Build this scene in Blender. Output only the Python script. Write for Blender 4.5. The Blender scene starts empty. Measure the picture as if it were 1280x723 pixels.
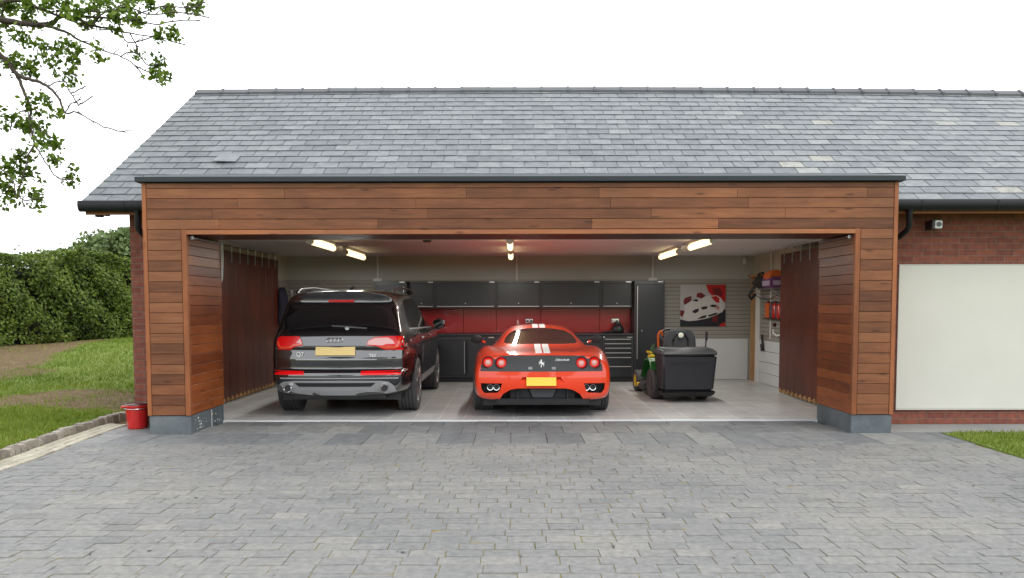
import bpy, bmesh, math, random
import numpy as np
from mathutils import Vector, Matrix
from mathutils.bvhtree import BVHTree
from mathutils import noise as mnoise
from mathutils.geometry import delaunay_2d_cdt

random.seed(7)
RNG = np.random.default_rng(11)
R = math.radians
sc = bpy.context.scene
COL = sc.collection

# ------------------------------------------------------------------ camera, sky, sun, exposure
F = 1050.0; PITCH = R(3.5); EYE = 1.506
PY0 = 381 + F * math.tan(PITCH)
cam = bpy.data.objects.new('camera', bpy.data.cameras.new('camera'))
COL.objects.link(cam)
cam.location = (0, 0, EYE)
cam.rotation_euler = (R(90) - PITCH, R(0.10), 0)
cam.data.sensor_width = 36
cam.data.lens = F / 1280 * 36
cam.data.shift_x = -2 / 1280
cam.data.shift_y = (PY0 - 361.5) / 1280
cam.data.clip_end = 2000
sc.camera = cam

SUN_EL, SUN_AZ = 52, 35          # azimuth measured from behind the camera towards the right
world = bpy.data.worlds.new('World'); sc.world = world
world.use_nodes = True
wn = world.node_tree; wn.nodes.clear()
wo = wn.nodes.new('ShaderNodeOutputWorld'); wb = wn.nodes.new('ShaderNodeBackground')
ws = wn.nodes.new('ShaderNodeTexSky'); ws.sky_type = 'NISHITA'; ws.sun_disc = False
ws.sun_elevation = R(SUN_EL); ws.sun_rotation = R(180 - SUN_AZ); ws.dust_density = 3; ws.air_density = 1
wm = wn.nodes.new('ShaderNodeMixRGB'); wm.inputs[0].default_value = 0.9
wm.inputs[2].default_value = (11.7, 11.9, 12.2, 1)       # the cloud layer
wn.links.new(ws.outputs[0], wm.inputs[1]); wn.links.new(wm.outputs[0], wb.inputs[0])
wb.inputs[1].default_value = 0.13
wn.links.new(wb.outputs[0], wo.inputs[0])
sl = bpy.data.lights.new('sun', 'SUN'); sl.energy = 1.0; sl.angle = R(25); sl.color = (1, .96, .9)
so = bpy.data.objects.new('sun', sl); COL.objects.link(so)
sd = Vector((math.sin(R(SUN_AZ)) * math.cos(R(SUN_EL)), -math.cos(R(SUN_AZ)) * math.cos(R(SUN_EL)), math.sin(R(SUN_EL))))
so.location = sd * 30
so.rotation_euler = sd.to_track_quat('Z', 'Y').to_euler()
sc.view_settings.view_transform = 'Standard'; sc.view_settings.look = 'None'
sc.view_settings.gamma = 1; sc.view_settings.exposure = 0.60
sc.view_settings.use_curve_mapping = False
sc.cycles.max_bounces = 8; sc.cycles.use_denoising = True
sc.cycles.caustics_reflective = False; sc.cycles.caustics_refractive = False
sc.cycles.sample_clamp_indirect = 4

# ------------------------------------------------------------------ helpers
def at(px, py, Y):
    """world point at depth Y seen at pixel (px, py) of the 1280 wide photograph"""
    a = (px - 642) / F; b = (PY0 - py) / F; c, s = math.cos(PITCH), math.sin(PITCH)
    dy, dz = b * s + c, b * c - s
    t = Y / dy
    return Vector((a * t, Y, EYE + dz * t))

WM = {}
def thing(name, label, cat, loc=(0, 0, 0), rz=0, group=None):
    o = bpy.data.objects.new(name, None); COL.objects.link(o)
    o.empty_display_size = .1
    o.location = loc; o.rotation_euler = (0, 0, rz)
    o['label'] = label; o['category'] = cat
    if group: o['group'] = group
    WM[o.name] = Matrix.Translation(Vector(loc)) @ Matrix.Rotation(rz, 4, 'Z')
    return o
def empty_part(name, parent):
    o = bpy.data.objects.new(name, None); COL.objects.link(o); o.parent = parent
    WM[o.name] = WM[parent.name]
    return o
def tag(o, label, cat, group=None):
    o['label'] = label; o['category'] = cat
    if group: o['group'] = group
    return o
def kind(o, k):
    o['kind'] = k; return o
def copy_tree(o, parent=None):
    c = o.copy(); COL.objects.link(c); c.parent = parent
    for ch in list(o.children): copy_tree(ch, c)
    return c

class MB:
    def __init__(self):
        self.bm = bmesh.new(); self.ly = self.bm.faces.layers.float.new('rnd'); self.mi = 0; self.r = 0.5
    def _f(self, vs, r=None):
        try: f = self.bm.faces.new(vs)
        except ValueError: return None
        f[self.ly] = self.r if r is None else r; f.material_index = self.mi
        return f
    def hexa(self, p, r=None):
        v = [self.bm.verts.new(q) for q in p]
        for ix in ((0, 3, 2, 1), (4, 5, 6, 7), (0, 1, 5, 4), (1, 2, 6, 5), (2, 3, 7, 6), (3, 0, 4, 7)):
            self._f([v[i] for i in ix], r)
        return v
    def box(self, x0, x1, y0, y1, z0, z1, r=None):
        return self.hexa([(x0, y0, z0), (x1, y0, z0), (x1, y1, z0), (x0, y1, z0), (x0, y0, z1), (x1, y0, z1), (x1, y1, z1), (x0, y1, z1)], r)
    def prism(self, poly, axis, a, b, r=None):
        def P(u, v, w): return {'Y': (u, w, v), 'X': (w, u, v), 'Z': (u, v, w)}[axis]
        A = [self.bm.verts.new(P(u, v, a)) for u, v in poly]; B = [self.bm.verts.new(P(u, v, b)) for u, v in poly]
        n = len(poly)
        self._f(A, r); self._f(B[::-1], r)
        for i in range(n): self._f([A[i], B[i], B[(i + 1) % n], A[(i + 1) % n]], r)
    def tube(self, pts, rad, n=8, r=None, caps=True):
        pts = [Vector(p) for p in pts]
        rads = rad if isinstance(rad, (list, tuple)) else [rad] * len(pts)
        prev = None; up = Vector((0, 0, 1))
        for i, p in enumerate(pts):
            d = (pts[min(i + 1, len(pts) - 1)] - pts[max(i - 1, 0)]).normalized()
            a = d.cross(up)
            if a.length < .05: a = d.cross(Vector((1, 0, 0)))
            a.normalize(); b = a.cross(d).normalized()
            ring = [self.bm.verts.new(p + (a * math.cos(2 * math.pi * k / n) + b * math.sin(2 * math.pi * k / n)) * rads[i]) for k in range(n)]
            if prev:
                for k in range(n): self._f([prev[k], prev[(k + 1) % n], ring[(k + 1) % n], ring[k]], r)
            elif caps: self._f(ring[::-1], r)
            prev = ring
        if caps: self._f(prev, r)
    def lathe(self, prof, c=(0, 0, 0), axis='Z', n=24, r=None, sx=1.0):
        """prof: list of (radius, height)"""
        c = Vector(c); rings = []
        for rr, h in prof:
            ring = []
            for k in range(n):
                t = 2 * math.pi * k / n; u, v = rr * math.cos(t) * sx, rr * math.sin(t)
                q = {'Z': (u, v, h), 'Y': (u, h, v), 'X': (h, u, v)}[axis]
                ring.append(self.bm.verts.new(c + Vector(q)))
            rings.append(ring)
        for A, B in zip(rings, rings[1:]):
            for k in range(n): self._f([A[k], A[(k + 1) % n], B[(k + 1) % n], B[k]], r)
        self._f(rings[0][::-1], r); self._f(rings[-1], r)
    def quad(self, pts, r=None):
        return self._f([self.bm.verts.new(p) for p in pts], r)
    def build(self, name, mat, parent=None, bevel=0, seg=1, smooth=None, local=False, jitter=0):
        bm = self.bm
        if jitter:
            for v in bm.verts: v.co += Vector([random.uniform(-jitter, jitter) for _ in range(3)])
        bmesh.ops.recalc_face_normals(bm, faces=bm.faces)
        if bevel: bmesh.ops.bevel(bm, geom=bm.edges[:], offset=bevel, segments=seg, affect='EDGES', clamp_overlap=True)
        me = bpy.data.meshes.new(name); bm.to_mesh(me); bm.free()
        if parent is not None and not local and parent.name in WM: me.transform(WM[parent.name].inverted())
        for m in (mat if isinstance(mat, (list, tuple)) else [mat]): me.materials.append(m)
        o = bpy.data.objects.new(name, me); COL.objects.link(o)
        if parent is not None:
            o.parent = parent
            if not local and parent.name in WM: WM[o.name] = WM[parent.name]
        if smooth is not None: shade(me, smooth)
        return o
def shade(me, ang):
    me.polygons.foreach_set('use_smooth', [True] * len(me.polygons))
    me.set_sharp_from_angle(angle=R(ang))

def leaf_mesh(name, cen, size, mat, parent=None, aspect=.55, up=0.0, rnd=None, nrm=None):
    """leaf shaped faces at the points cen"""
    n = len(cen)
    a = RNG.normal(size=(n, 3)); a /= np.linalg.norm(a, axis=1)[:, None]
    b = RNG.normal(size=(n, 3))
    if nrm is not None:
        nn = nrm + RNG.normal(size=(n, 3)) * .55; nn /= np.linalg.norm(nn, axis=1)[:, None]
        a = a - (a * nn).sum(1)[:, None] * nn; a /= np.linalg.norm(a, axis=1)[:, None]
        b = np.cross(nn, a)
    else:
        b = b - (a * b).sum(1)[:, None] * a; b /= np.linalg.norm(b, axis=1)[:, None]
    s = (size * RNG.uniform(.6, 1.3, n))[:, None]
    c = np.cross(a, b)
    v = np.empty((n, 4, 3))
    v[:, 0] = cen - a * s * .5; v[:, 1] = cen + b * s * aspect * .5 + c * s * .08
    v[:, 2] = cen + a * s * .5; v[:, 3] = cen - b * s * aspect * .5 + c * s * .08
    me = bpy.data.meshes.new(name)
    me.vertices.add(n * 4); me.vertices.foreach_set('co', v.reshape(-1))
    me.loops.add(n * 4); me.loops.foreach_set('vertex_index', np.arange(n * 4, dtype=np.int32))
    me.polygons.add(n); me.polygons.foreach_set('loop_start', np.arange(0, n * 4, 4, dtype=np.int32))
    me.update(calc_edges=True)
    at_ = me.attributes.new('rnd', 'FLOAT', 'FACE')
    at_.data.foreach_set('value', (RNG.uniform(0, 1, n) if rnd is None else rnd).astype(np.float32))
    if parent is not None and parent.name in WM: me.transform(WM[parent.name].inverted())
    me.materials.append(mat)
    o = bpy.data.objects.new(name, me); COL.objects.link(o)
    if parent is not None: o.parent = parent
    return o

# ------------------------------------------------------------------ materials
def mat(name):
    m = bpy.data.materials.new(name); m.use_nodes = True
    nt = m.node_tree; b = nt.nodes['Principled BSDF']
    return m, nt, b
def simple(name, col, rough=.5, metal=0, coat=0, spec=.5, coat_ior=1.5, bump=0, bscale=60, var=0, emit=None, es=0):
    m, nt, b = mat(name)
    b.inputs['Base Color'].default_value = (*col, 1); b.inputs['Roughness'].default_value = rough
    b.inputs['Metallic'].default_value = metal; b.inputs['Coat Weight'].default_value = coat
    b.inputs['Coat IOR'].default_value = coat_ior; b.inputs['Specular IOR Level'].default_value = spec
    b.inputs['Coat Roughness'].default_value = .03
    tc = nt.nodes.new('ShaderNodeTexCoord'); n = nt.nodes.new('ShaderNodeTexNoise')
    n.inputs['Scale'].default_value = bscale; n.inputs['Detail'].default_value = 5
    nt.links.new(tc.outputs['Object'], n.inputs['Vector'])
    if var:
        n2 = nt.nodes.new('ShaderNodeTexNoise'); n2.inputs['Scale'].default_value = 2.3; n2.inputs['Detail'].default_value = 6
        nt.links.new(tc.outputs['Object'], n2.inputs['Vector'])
        mx = nt.nodes.new('ShaderNodeMixRGB'); mx.inputs[1].default_value = (*[c * (1 - var) for c in col], 1)
        mx.inputs[2].default_value = (*[min(1, c * (1 + var)) for c in col], 1)
        nt.links.new(n2.outputs['Fac'], mx.inputs[0]); nt.links.new(mx.outputs[0], b.inputs['Base Color'])
    if bump:
        bp = nt.nodes.new('ShaderNodeBump'); bp.inputs['Strength'].default_value = bump; bp.inputs['Distance'].default_value = .01
        nt.links.new(n.outputs['Fac'], bp.inputs['Height']); nt.links.new(bp.outputs[0], b.inputs['Normal'])
    if emit:
        b.inputs['Emission Color'].default_value = (*emit, 1); b.inputs['Emission Strength'].default_value = es
    return m
def ramp(nt, stops):
    r = nt.nodes.new('ShaderNodeValToRGB')
    while len(r.color_ramp.elements) < len(stops): r.color_ramp.elements.new(.5)
    for e, (p, c) in zip(r.color_ramp.elements, stops): e.position = p; e.color = (*c, 1)
    return r
def mapping(nt, scale, src='Object'):
    tc = nt.nodes.new('ShaderNodeTexCoord'); mp = nt.nodes.new('ShaderNodeMapping')
    mp.inputs['Scale'].default_value = scale
    nt.links.new(tc.outputs[src], mp.inputs[0]); return mp
def noise(nt, vec, scale, detail=5, rough=.55):
    n = nt.nodes.new('ShaderNodeTexNoise'); n.inputs['Scale'].default_value = scale
    n.inputs['Detail'].default_value = detail; n.inputs['Roughness'].default_value = rough
    if vec: nt.links.new(vec, n.inputs['Vector'])
    return n
def attr(nt, name='rnd'):
    a = nt.nodes.new('ShaderNodeAttribute'); a.attribute_name = name; return a
def math_(nt, op, a, b):
    n = nt.nodes.new('ShaderNodeMath'); n.operation = op
    for i, x in enumerate((a, b)):
        if isinstance(x, (int, float)): n.inputs[i].default_value = x
        else: nt.links.new(x, n.inputs[i])
    return n.outputs[0]
def mixc(nt, fac, a, b, typ='MIX'):
    n = nt.nodes.new('ShaderNodeMixRGB'); n.blend_type = typ
    for i, x in enumerate((fac, a, b)):
        if isinstance(x, (int, float)): n.inputs[i].default_value = x
        elif isinstance(x, tuple): n.inputs[i].default_value = (*x, 1)
        else: nt.links.new(x, n.inputs[i])
    return n.outputs[0]
def bumpn(nt, b, h, strength=.3, dist=.01):
    bp = nt.nodes.new('ShaderNodeBump'); bp.inputs['Strength'].default_value = strength; bp.inputs['Distance'].default_value = dist
    nt.links.new(h, bp.inputs['Height']); nt.links.new(bp.outputs[0], b.inputs['Normal'])

def wood(name, axis, c0=(.085, .022, .008), c1=(.20, .062, .022), c2=(.34, .125, .05), rough=.5):
    m, nt, b = mat(name)
    sx = {'X': (1, 9, 9), 'Y': (9, 1, 9), 'Z': (9, 9, 1)}[axis]
    mp = mapping(nt, sx); a = attr(nt)
    off = nt.nodes.new('ShaderNodeVectorMath'); off.operation = 'ADD'
    cb = nt.nodes.new('ShaderNodeCombineXYZ')
    for i in range(3): nt.links.new(math_(nt, 'MULTIPLY', a.outputs['Fac'], 37.0 + 11 * i), cb.inputs[i])
    nt.links.new(mp.outputs[0], off.inputs[0]); nt.links.new(cb.outputs[0], off.inputs[1])
    n1 = noise(nt, off.outputs[0], 3.2, 8, .62); n2 = noise(nt, off.outputs[0], .9, 3)
    n3 = noise(nt, off.outputs[0], 16, 4)
    t = math_(nt, 'ADD', math_(nt, 'MULTIPLY', a.outputs['Fac'], .36), math_(nt, 'MULTIPLY', n1.outputs['Fac'], .66))
    t = math_(nt, 'ADD', t, math_(nt, 'MULTIPLY', n2.outputs['Fac'], .35))
    t = math_(nt, 'SUBTRACT', t, .20)
    r = ramp(nt, [(.12, c0), (.5, c1), (.95, c2)]); nt.links.new(t, r.inputs[0])
    mpw = mapping(nt, (1, 1, 1)); nw = noise(nt, mpw.outputs[0], 1.4, 5)      # weathering across the boards
    rw = ramp(nt, [(.35, (.78, .80, .84)), (.6, (1, 1, 1)), (.75, (1.12, 1.08, 1.0))]); nt.links.new(nw.outputs['Fac'], rw.inputs[0])
    vk = nt.nodes.new('ShaderNodeTexVoronoi'); vk.inputs['Scale'].default_value = 1.0      # knots
    mk = mapping(nt, {'X': (2.2, 8.5, 8.5), 'Y': (8.5, 2.2, 8.5), 'Z': (8.5, 8.5, 2.2)}[axis]); nt.links.new(mk.outputs[0], vk.inputs['Vector'])
    rk = ramp(nt, [(.05, (.35, .30, .28)), (.16, (1, 1, 1))]); nt.links.new(vk.outputs['Distance'], rk.inputs[0])
    cw = mixc(nt, 1, r.outputs[0], rw.outputs[0], 'MULTIPLY')
    nt.links.new(mixc(nt, .8, cw, rk.outputs[0], 'MULTIPLY'), b.inputs['Base Color'])
    b.inputs['Roughness'].default_value = rough; b.inputs['Specular IOR Level'].default_value = .3
    bumpn(nt, b, n3.outputs['Fac'], .25, .004)
    return m
M = {}
M['woodX'] = wood('cedar_boards', 'X', (.065, .022, .010), (.162, .059, .024), (.29, .120, .050)); M['woodY'] = wood('cedar_boards_reveal', 'Y', (.075, .015, .004), (.19, .046, .011), (.33, .10, .026), .42)
M['woodZ'] = wood('cedar_trim', 'Z', (.12, .038, .013), (.23, .075, .026), (.35, .13, .048))
M['woodTrimX'] = wood('cedar_trim_across', 'X', (.16, .055, .022), (.27, .10, .042), (.38, .155, .068))
M['woodDoor'] = wood('shaded_varnished_door', 'Y', (.06, .014, .007), (.105, .022, .010), (.16, .036, .015), .35)  # darker red holds indoor shade in the colour, plus more varnish
M['woodpale'] = wood('pale_pine', 'Z', (.30, .16, .07), (.42, .24, .11), (.5, .3, .15), .6)

def m_slate():
    m, nt, b = mat('slate'); a = attr(nt); mp = mapping(nt, (1, 1, 1))
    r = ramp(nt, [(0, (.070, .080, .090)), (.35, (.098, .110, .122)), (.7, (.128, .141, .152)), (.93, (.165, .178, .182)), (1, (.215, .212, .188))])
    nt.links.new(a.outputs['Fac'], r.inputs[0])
    n = noise(nt, mp.outputs[0], 9, 7, .65); rr = ramp(nt, [(.32, (.68, .70, .72)), (.68, (1.28, 1.26, 1.20))]); nt.links.new(n.outputs['Fac'], rr.inputs[0])
    nt.links.new(mixc(nt, 1, r.outputs[0], rr.outputs[0], 'MULTIPLY'), b.inputs['Base Color'])
    b.inputs['Roughness'].default_value = .5; b.inputs['Specular IOR Level'].default_value = .5
    n2 = noise(nt, mp.outputs[0], 22, 6); bumpn(nt, b, n2.outputs['Fac'], .35, .006)
    return m
M['slate'] = m_slate()

def m_brick():
    m, nt, b = mat('red_brick')
    tc = nt.nodes.new('ShaderNodeTexCoord'); sp = nt.nodes.new('ShaderNodeSeparateXYZ'); cb = nt.nodes.new('ShaderNodeCombineXYZ')
    nt.links.new(tc.outputs['Object'], sp.inputs[0])
    nt.links.new(math_(nt, 'ADD', sp.outputs[0], sp.outputs[1]), cb.inputs[0]); nt.links.new(sp.outputs[2], cb.inputs[1])
    bt = nt.nodes.new('ShaderNodeTexBrick'); nt.links.new(cb.outputs[0], bt.inputs['Vector'])
    bt.inputs['Scale'].default_value = 1; bt.inputs['Brick Width'].default_value = .225; bt.inputs['Row Height'].default_value = .075
    bt.inputs['Mortar Size'].default_value = .006; bt.inputs['Mortar Smooth'].default_value = .3; bt.inputs['Bias'].default_value = -.1
    bt.inputs['Color1'].default_value = (.20, .062, .038, 1); bt.inputs['Color2'].default_value = (.13, .036, .024, 1)
    bt.inputs['Mortar'].default_value = (.15, .10, .075, 1)
    n = noise(nt, tc.outputs['Object'], 14, 6); rr = ramp(nt, [(.3, (.7, .7, .72)), (.7, (1.25, 1.2, 1.15))]); nt.links.new(n.outputs['Fac'], rr.inputs[0])
    nt.links.new(mixc(nt, 1, bt.outputs[0], rr.outputs[0], 'MULTIPLY'), b.inputs['Base Color'])
    b.inputs['Roughness'].default_value = .85
    h = math_(nt, 'SUBTRACT', math_(nt, 'MULTIPLY', n.outputs['Fac'], .3), bt.outputs['Fac']); bumpn(nt, b, h, .6, .008)
    return m
M['brick'] = m_brick()

def m_stone(name, stops, spec=.4, rough=.7, moss=0, ns=18):
    m, nt, b = mat(name); a = attr(nt); mp = mapping(nt, (1, 1, 1))
    r = ramp(nt, stops); nt.links.new(a.outputs['Fac'], r.inputs[0])
    n = noise(nt, mp.outputs[0], ns, 8, .7); rr = ramp(nt, [(.32, (.72, .73, .74)), (.68, (1.27, 1.26, 1.24))]); nt.links.new(n.outputs['Fac'], rr.inputs[0])
    c = mixc(nt, 1, r.outputs[0], rr.outputs[0], 'MULTIPLY')
    n3 = noise(nt, mp.outputs[0], .55, 5, .6); r3 = ramp(nt, [(.3, (.80, .81, .83)), (.5, (1, 1, 1)), (.7, (1.16, 1.13, 1.06))]); nt.links.new(n3.outputs['Fac'], r3.inputs[0])
    c = mixc(nt, 1, c, r3.outputs[0], 'MULTIPLY')
    n5 = noise(nt, mp.outputs[0], 55, 3, .6); r5 = ramp(nt, [(.66, (1, 1, 1)), (.74, (.6, .58, .55))]); nt.links.new(n5.outputs['Fac'], r5.inputs[0])
    c = mixc(nt, .6, c, r5.outputs[0], 'MULTIPLY')
    nt.links.new(c, b.inputs['Base Color'])
    b.inputs['Roughness'].default_value = rough; b.inputs['Specular IOR Level'].default_value = spec
    n2 = noise(nt, mp.outputs[0], 40, 6); bumpn(nt, b, n2.outputs['Fac'], .4, .005)
    return m
M['sett'] = m_stone('granite_setts', [(0, (.125, .127, .126)), (.3, (.145, .147, .145)), (.6, (.158, .159, .155)), (.85, (.170, .169, .162)), (1, (.185, .181, .170))])
M['slab'] = m_stone('limestone_slabs', [(0, (.100, .108, .114)), (.25, (.122, .130, .135)), (.6, (.138, .145, .147)), (1, (.172, .177, .174))], ns=7)
M['plinth'] = m_stone('plinth_stone', [(0, (.06, .075, .085)), (1, (.10, .118, .13))], ns=5, rough=.5)
M['kerb'] = m_stone('kerb_granite', [(0, (.17, .15, .12)), (.5, (.24, .215, .18)), (1, (.32, .29, .25))], ns=22)
M['cream_sett'] = m_stone('cream_setts', [(0, (.27, .25, .19)), (1, (.36, .34, .27))], ns=15)

def m_joint():
    m, nt, b = mat('joint_sand'); mp = mapping(nt, (1, 1, 1))
    n = noise(nt, mp.outputs[0], 1.5, 6, .6); n2 = noise(nt, mp.outputs[0], 14, 5)
    t = math_(nt, 'ADD', math_(nt, 'MULTIPLY', n.outputs['Fac'], .6), math_(nt, 'MULTIPLY', n2.outputs['Fac'], .5))
    r = ramp(nt, [(.40, (.13, .12, .095)), (.50, (.17, .145, .085)), (.55, (.16, .13, .04)), (.64, (.11, .12, .025))]); nt.links.new(t, r.inputs[0])
    nt.links.new(r.outputs[0], b.inputs['Base Color']); b.inputs['Roughness'].default_value = .95
    return m
M['joint'] = m_joint()

def m_tiles():
    m, nt, b = mat('floor_tiles'); tc = nt.nodes.new('ShaderNodeTexCoord')
    bt = nt.nodes.new('ShaderNodeTexBrick'); nt.links.new(tc.outputs['Object'], bt.inputs['Vector'])
    bt.offset = 0; bt.inputs['Scale'].default_value = 1; bt.inputs['Brick Width'].default_value = .33; bt.inputs['Row Height'].default_value = .33
    bt.inputs['Mortar Size'].default_value = .007; bt.inputs['Mortar Smooth'].default_value = .3
    bt.inputs['Color1'].default_value = (.52, .53, .52, 1); bt.inputs['Color2'].default_value = (.46, .47, .46, 1); bt.inputs['Mortar'].default_value = (.72, .72, .70, 1)
    n = noise(nt, tc.outputs['Object'], 3, 6); rr = ramp(nt, [(.3, (.85, .85, .85)), (.7, (1.1, 1.1, 1.1))]); nt.links.new(n.outputs['Fac'], rr.inputs[0])
    nt.links.new(mixc(nt, 1, bt.outputs[0], rr.outputs[0], 'MULTIPLY'), b.inputs['Base Color'])
    b.inputs['Roughness'].default_value = .32
    return m
M['tiles'] = m_tiles()

def m_foliage(name, dark, mid, light, trans=.25, rough=.5):
    m, nt, b = mat(name); a = attr(nt); mp = mapping(nt, (1, 1, 1)); n = noise(nt, mp.outputs[0], 1.3, 4)
    t = math_(nt, 'ADD', math_(nt, 'MULTIPLY', a.outputs['Fac'], .55), math_(nt, 'MULTIPLY', n.outputs['Fac'], .5))
    r = ramp(nt, [(.2, dark), (.5, mid), (.85, light)]); nt.links.new(t, r.inputs[0])
    nt.links.new(r.outputs[0], b.inputs['Base Color']); b.inputs['Roughness'].default_value = rough
    b.inputs['Specular IOR Level'].default_value = .3
    tr = nt.nodes.new('ShaderNodeBsdfTranslucent'); mx = nt.nodes.new('ShaderNodeMixShader'); mx.inputs[0].default_value = trans
    nt.links.new(r.outputs[0], tr.inputs[0]); nt.links.new(b.outputs[0], mx.inputs[1]); nt.links.new(tr.outputs[0], mx.inputs[2])
    nt.links.new(mx.outputs[0], nt.nodes['Material Output'].inputs[0])
    return m
M['hedge'] = m_foliage('hedge_leaves', (.028, .050, .007), (.085, .135, .016), (.21, .27, .04))
M['oak'] = m_foliage('oak_leaves', (.04, .08, .008), (.10, .17, .015), (.20, .28, .03), .45)
M['far'] = m_foliage('hazed_tree_leaves', (.07, .115, .04), (.11, .165, .055), (.16, .22, .075))  # distance haze put into the colour: paler, bluer leaves
M['blade'] = m_foliage('grass_blades', (.075, .125, .011), (.145, .215, .022), (.25, .29, .055), .35)
M['bark'] = simple('bark', (.055, .042, .033), .9, bump=.8, bscale=30, var=.4)

def m_ground():
    m, nt, b = mat('turf_and_soil'); tc = nt.nodes.new('ShaderNodeTexCoord')
    at_ = attr(nt, 'soil')
    n = noise(nt, tc.outputs['Object'], 2.2, 7, .65); n2 = noise(nt, tc.outputs['Object'], 30, 6, .7)
    t = math_(nt, 'ADD', at_.outputs['Fac'], math_(nt, 'MULTIPLY', math_(nt, 'SUBTRACT', n.outputs['Fac'], .5), 1.1))
    r = ramp(nt, [(.35, (0, 0, 0)), (.6, (1, 1, 1))]); nt.links.new(t, r.inputs[0])
    g = ramp(nt, [(.3, (.07, .12, .012)), (.5, (.13, .19, .022)), (.7, (.20, .23, .05))]); nt.links.new(n2.outputs['Fac'], g.inputs[0])
    s = ramp(nt, [(.35, (.04, .024, .010)), (.48, (.11, .066, .028)), (.58, (.17, .115, .052)), (.70, (.27, .205, .12))]); n4 = noise(nt, tc.outputs['Object'], 7, 6, .75); nt.links.new(math_(nt, 'MULTIPLY', math_(nt, 'ADD', n2.outputs['Fac'], n4.outputs['Fac']), .5), s.inputs[0])
    nt.links.new(mixc(nt, r.outputs[0], g.outputs[0], s.outputs[0]), b.inputs['Base Color'])
    b.inputs['Roughness'].default_value = .95; bumpn(nt, b, n2.outputs['Fac'], .9, .03)
    return m
M['ground'] = m_ground()

M['cream'] = simple('cream_render', (.50, .50, .455), .8, bump=.15, bscale=120, var=.06)
M['lead'] = simple('anthracite_metal', (.020, .025, .030), .5, spec=.3)
M['gutter'] = simple('gutter_plastic', (.010, .011, .013), .5, spec=.22)
M['white'] = simple('white_paint', (.72, .72, .70), .5, var=.04)
M['ceiling'] = simple('ceiling_paint', (.78, .77, .76), .7, var=.03)
M['greywall'] = simple('grey_wall_paint', (.42, .425, .41), .7, var=.06)
M['paleblock'] = simple('painted_blockwork', (.62, .63, .64), .55, bump=.2, bscale=40, var=.06)
M['slatwall'] = simple('slat_panel', (.30, .285, .255), .5, var=.06)
M['cream_wall'] = simple('cream_wall_paint', (.50, .47, .40), .7, var=.06)
M['sill'] = simple('threshold_metal', (.62, .64, .65), .4, metal=.3)
M['cab'] = simple('black_cabinet', (.020, .022, .027), .33, spec=.5, bump=.03, bscale=200)
M['cab2'] = simple('graphite_cabinet_frame', (.036, .038, .043), .38)
M['alu'] = simple('brushed_aluminium', (.55, .55, .55), .35, metal=.8)
M['redpanel'] = simple('red_splash_panel', (.33, .005, .009), .3, coat=.3)
M['chrome'] = simple('chrome', (.75, .75, .75), .12, metal=1)
M['steel'] = simple('satin_steel', (.42, .43, .45), .32, metal=.9)
M['blackp'] = simple('black_plastic', (.018, .018, .02), .5)
M['greyp'] = simple('dark_grey_plastic', (.05, .052, .058), .55, bump=.08, bscale=150)
M['tyre'] = simple('tyre_rubber', (.060, .060, .064), .7, bump=.2, bscale=60)
M['rim'] = simple('alloy_rim', (.5, .5, .5), .3, metal=.9)
M['glass'] = simple('tinted_glass', (.008, .009, .011), .04, spec=.6, coat=.6, coat_ior=1.7)
M['blackpaint'] = simple('black_car_paint', (.003, .003, .005), .35, spec=.3, coat=1, coat_ior=2.05)
M['redpaint'] = simple('red_car_paint', (.82, .052, .010), .35, spec=.35, coat=1, coat_ior=1.45)
M['lens'] = simple('red_lens', (.80, .004, .006), .25, coat=.35, spec=.3)
M['lens_b'] = simple('bright_red_lens', (.85, .10, .03), .15, coat=1)
M['lens_w'] = simple('clear_lens', (.85, .42, .40), .15, coat=1)
M['plate'] = simple('yellow_plate', (.86, .60, .05), .45)
M['plate2'] = simple('pale_yellow_plate', (.88, .66, .26), .45)
M['grille'] = simple('grey_mesh_panel', (.085, .09, .092), .38, metal=.3, bump=.9, bscale=240)
M['whitestripe'] = simple('white_stripe', (.88, .89, .89), .4, coat=.3)
M['diffsilver'] = simple('silver_bumper_trim', (.38, .385, .40), .38, metal=.4)
M['green'] = simple('green_mower_paint', (.012, .13, .022), .3, coat=.6)
M['yellow'] = simple('yellow_mower_paint', (.75, .50, .01), .4)
M['bag'] = simple('black_bag_plastic', (.026, .027, .034), .5, bump=.12, bscale=140)
M['orange'] = simple('orange_plastic', (.62, .12, .015), .45)
M['red'] = simple('red_plastic', (.45, .010, .010), .28, coat=.5)
M['darkred'] = simple('dark_red_plastic', (.06, .008, .010), .4)
M['purple'] = simple('purple_case', (.14, .05, .16), .5)
M['lilac'] = simple('lilac_label', (.40, .33, .46), .5)
M['navy'] = simple('navy_fabric', (.012, .012, .03), .8)
M['tube'] = simple('lit_diffuser', (.9, .8, .6), .4, emit=(1, .78, .42), es=1.5)
M['pr_red'] = simple('print_red', (.42, .012, .012), .4); M['pr_dred'] = simple('print_dark_red', (.14, .008, .012), .4)
M['pr_grey'] = simple('print_grey', (.42, .40, .40), .4); M['pr_white'] = simple('print_white', (.55, .53, .52), .4)
M['pr_black'] = simple('print_black', (.012, .012, .016), .4); M['pr_pink'] = simple('print_pink', (.42, .20, .18), .4)
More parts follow.
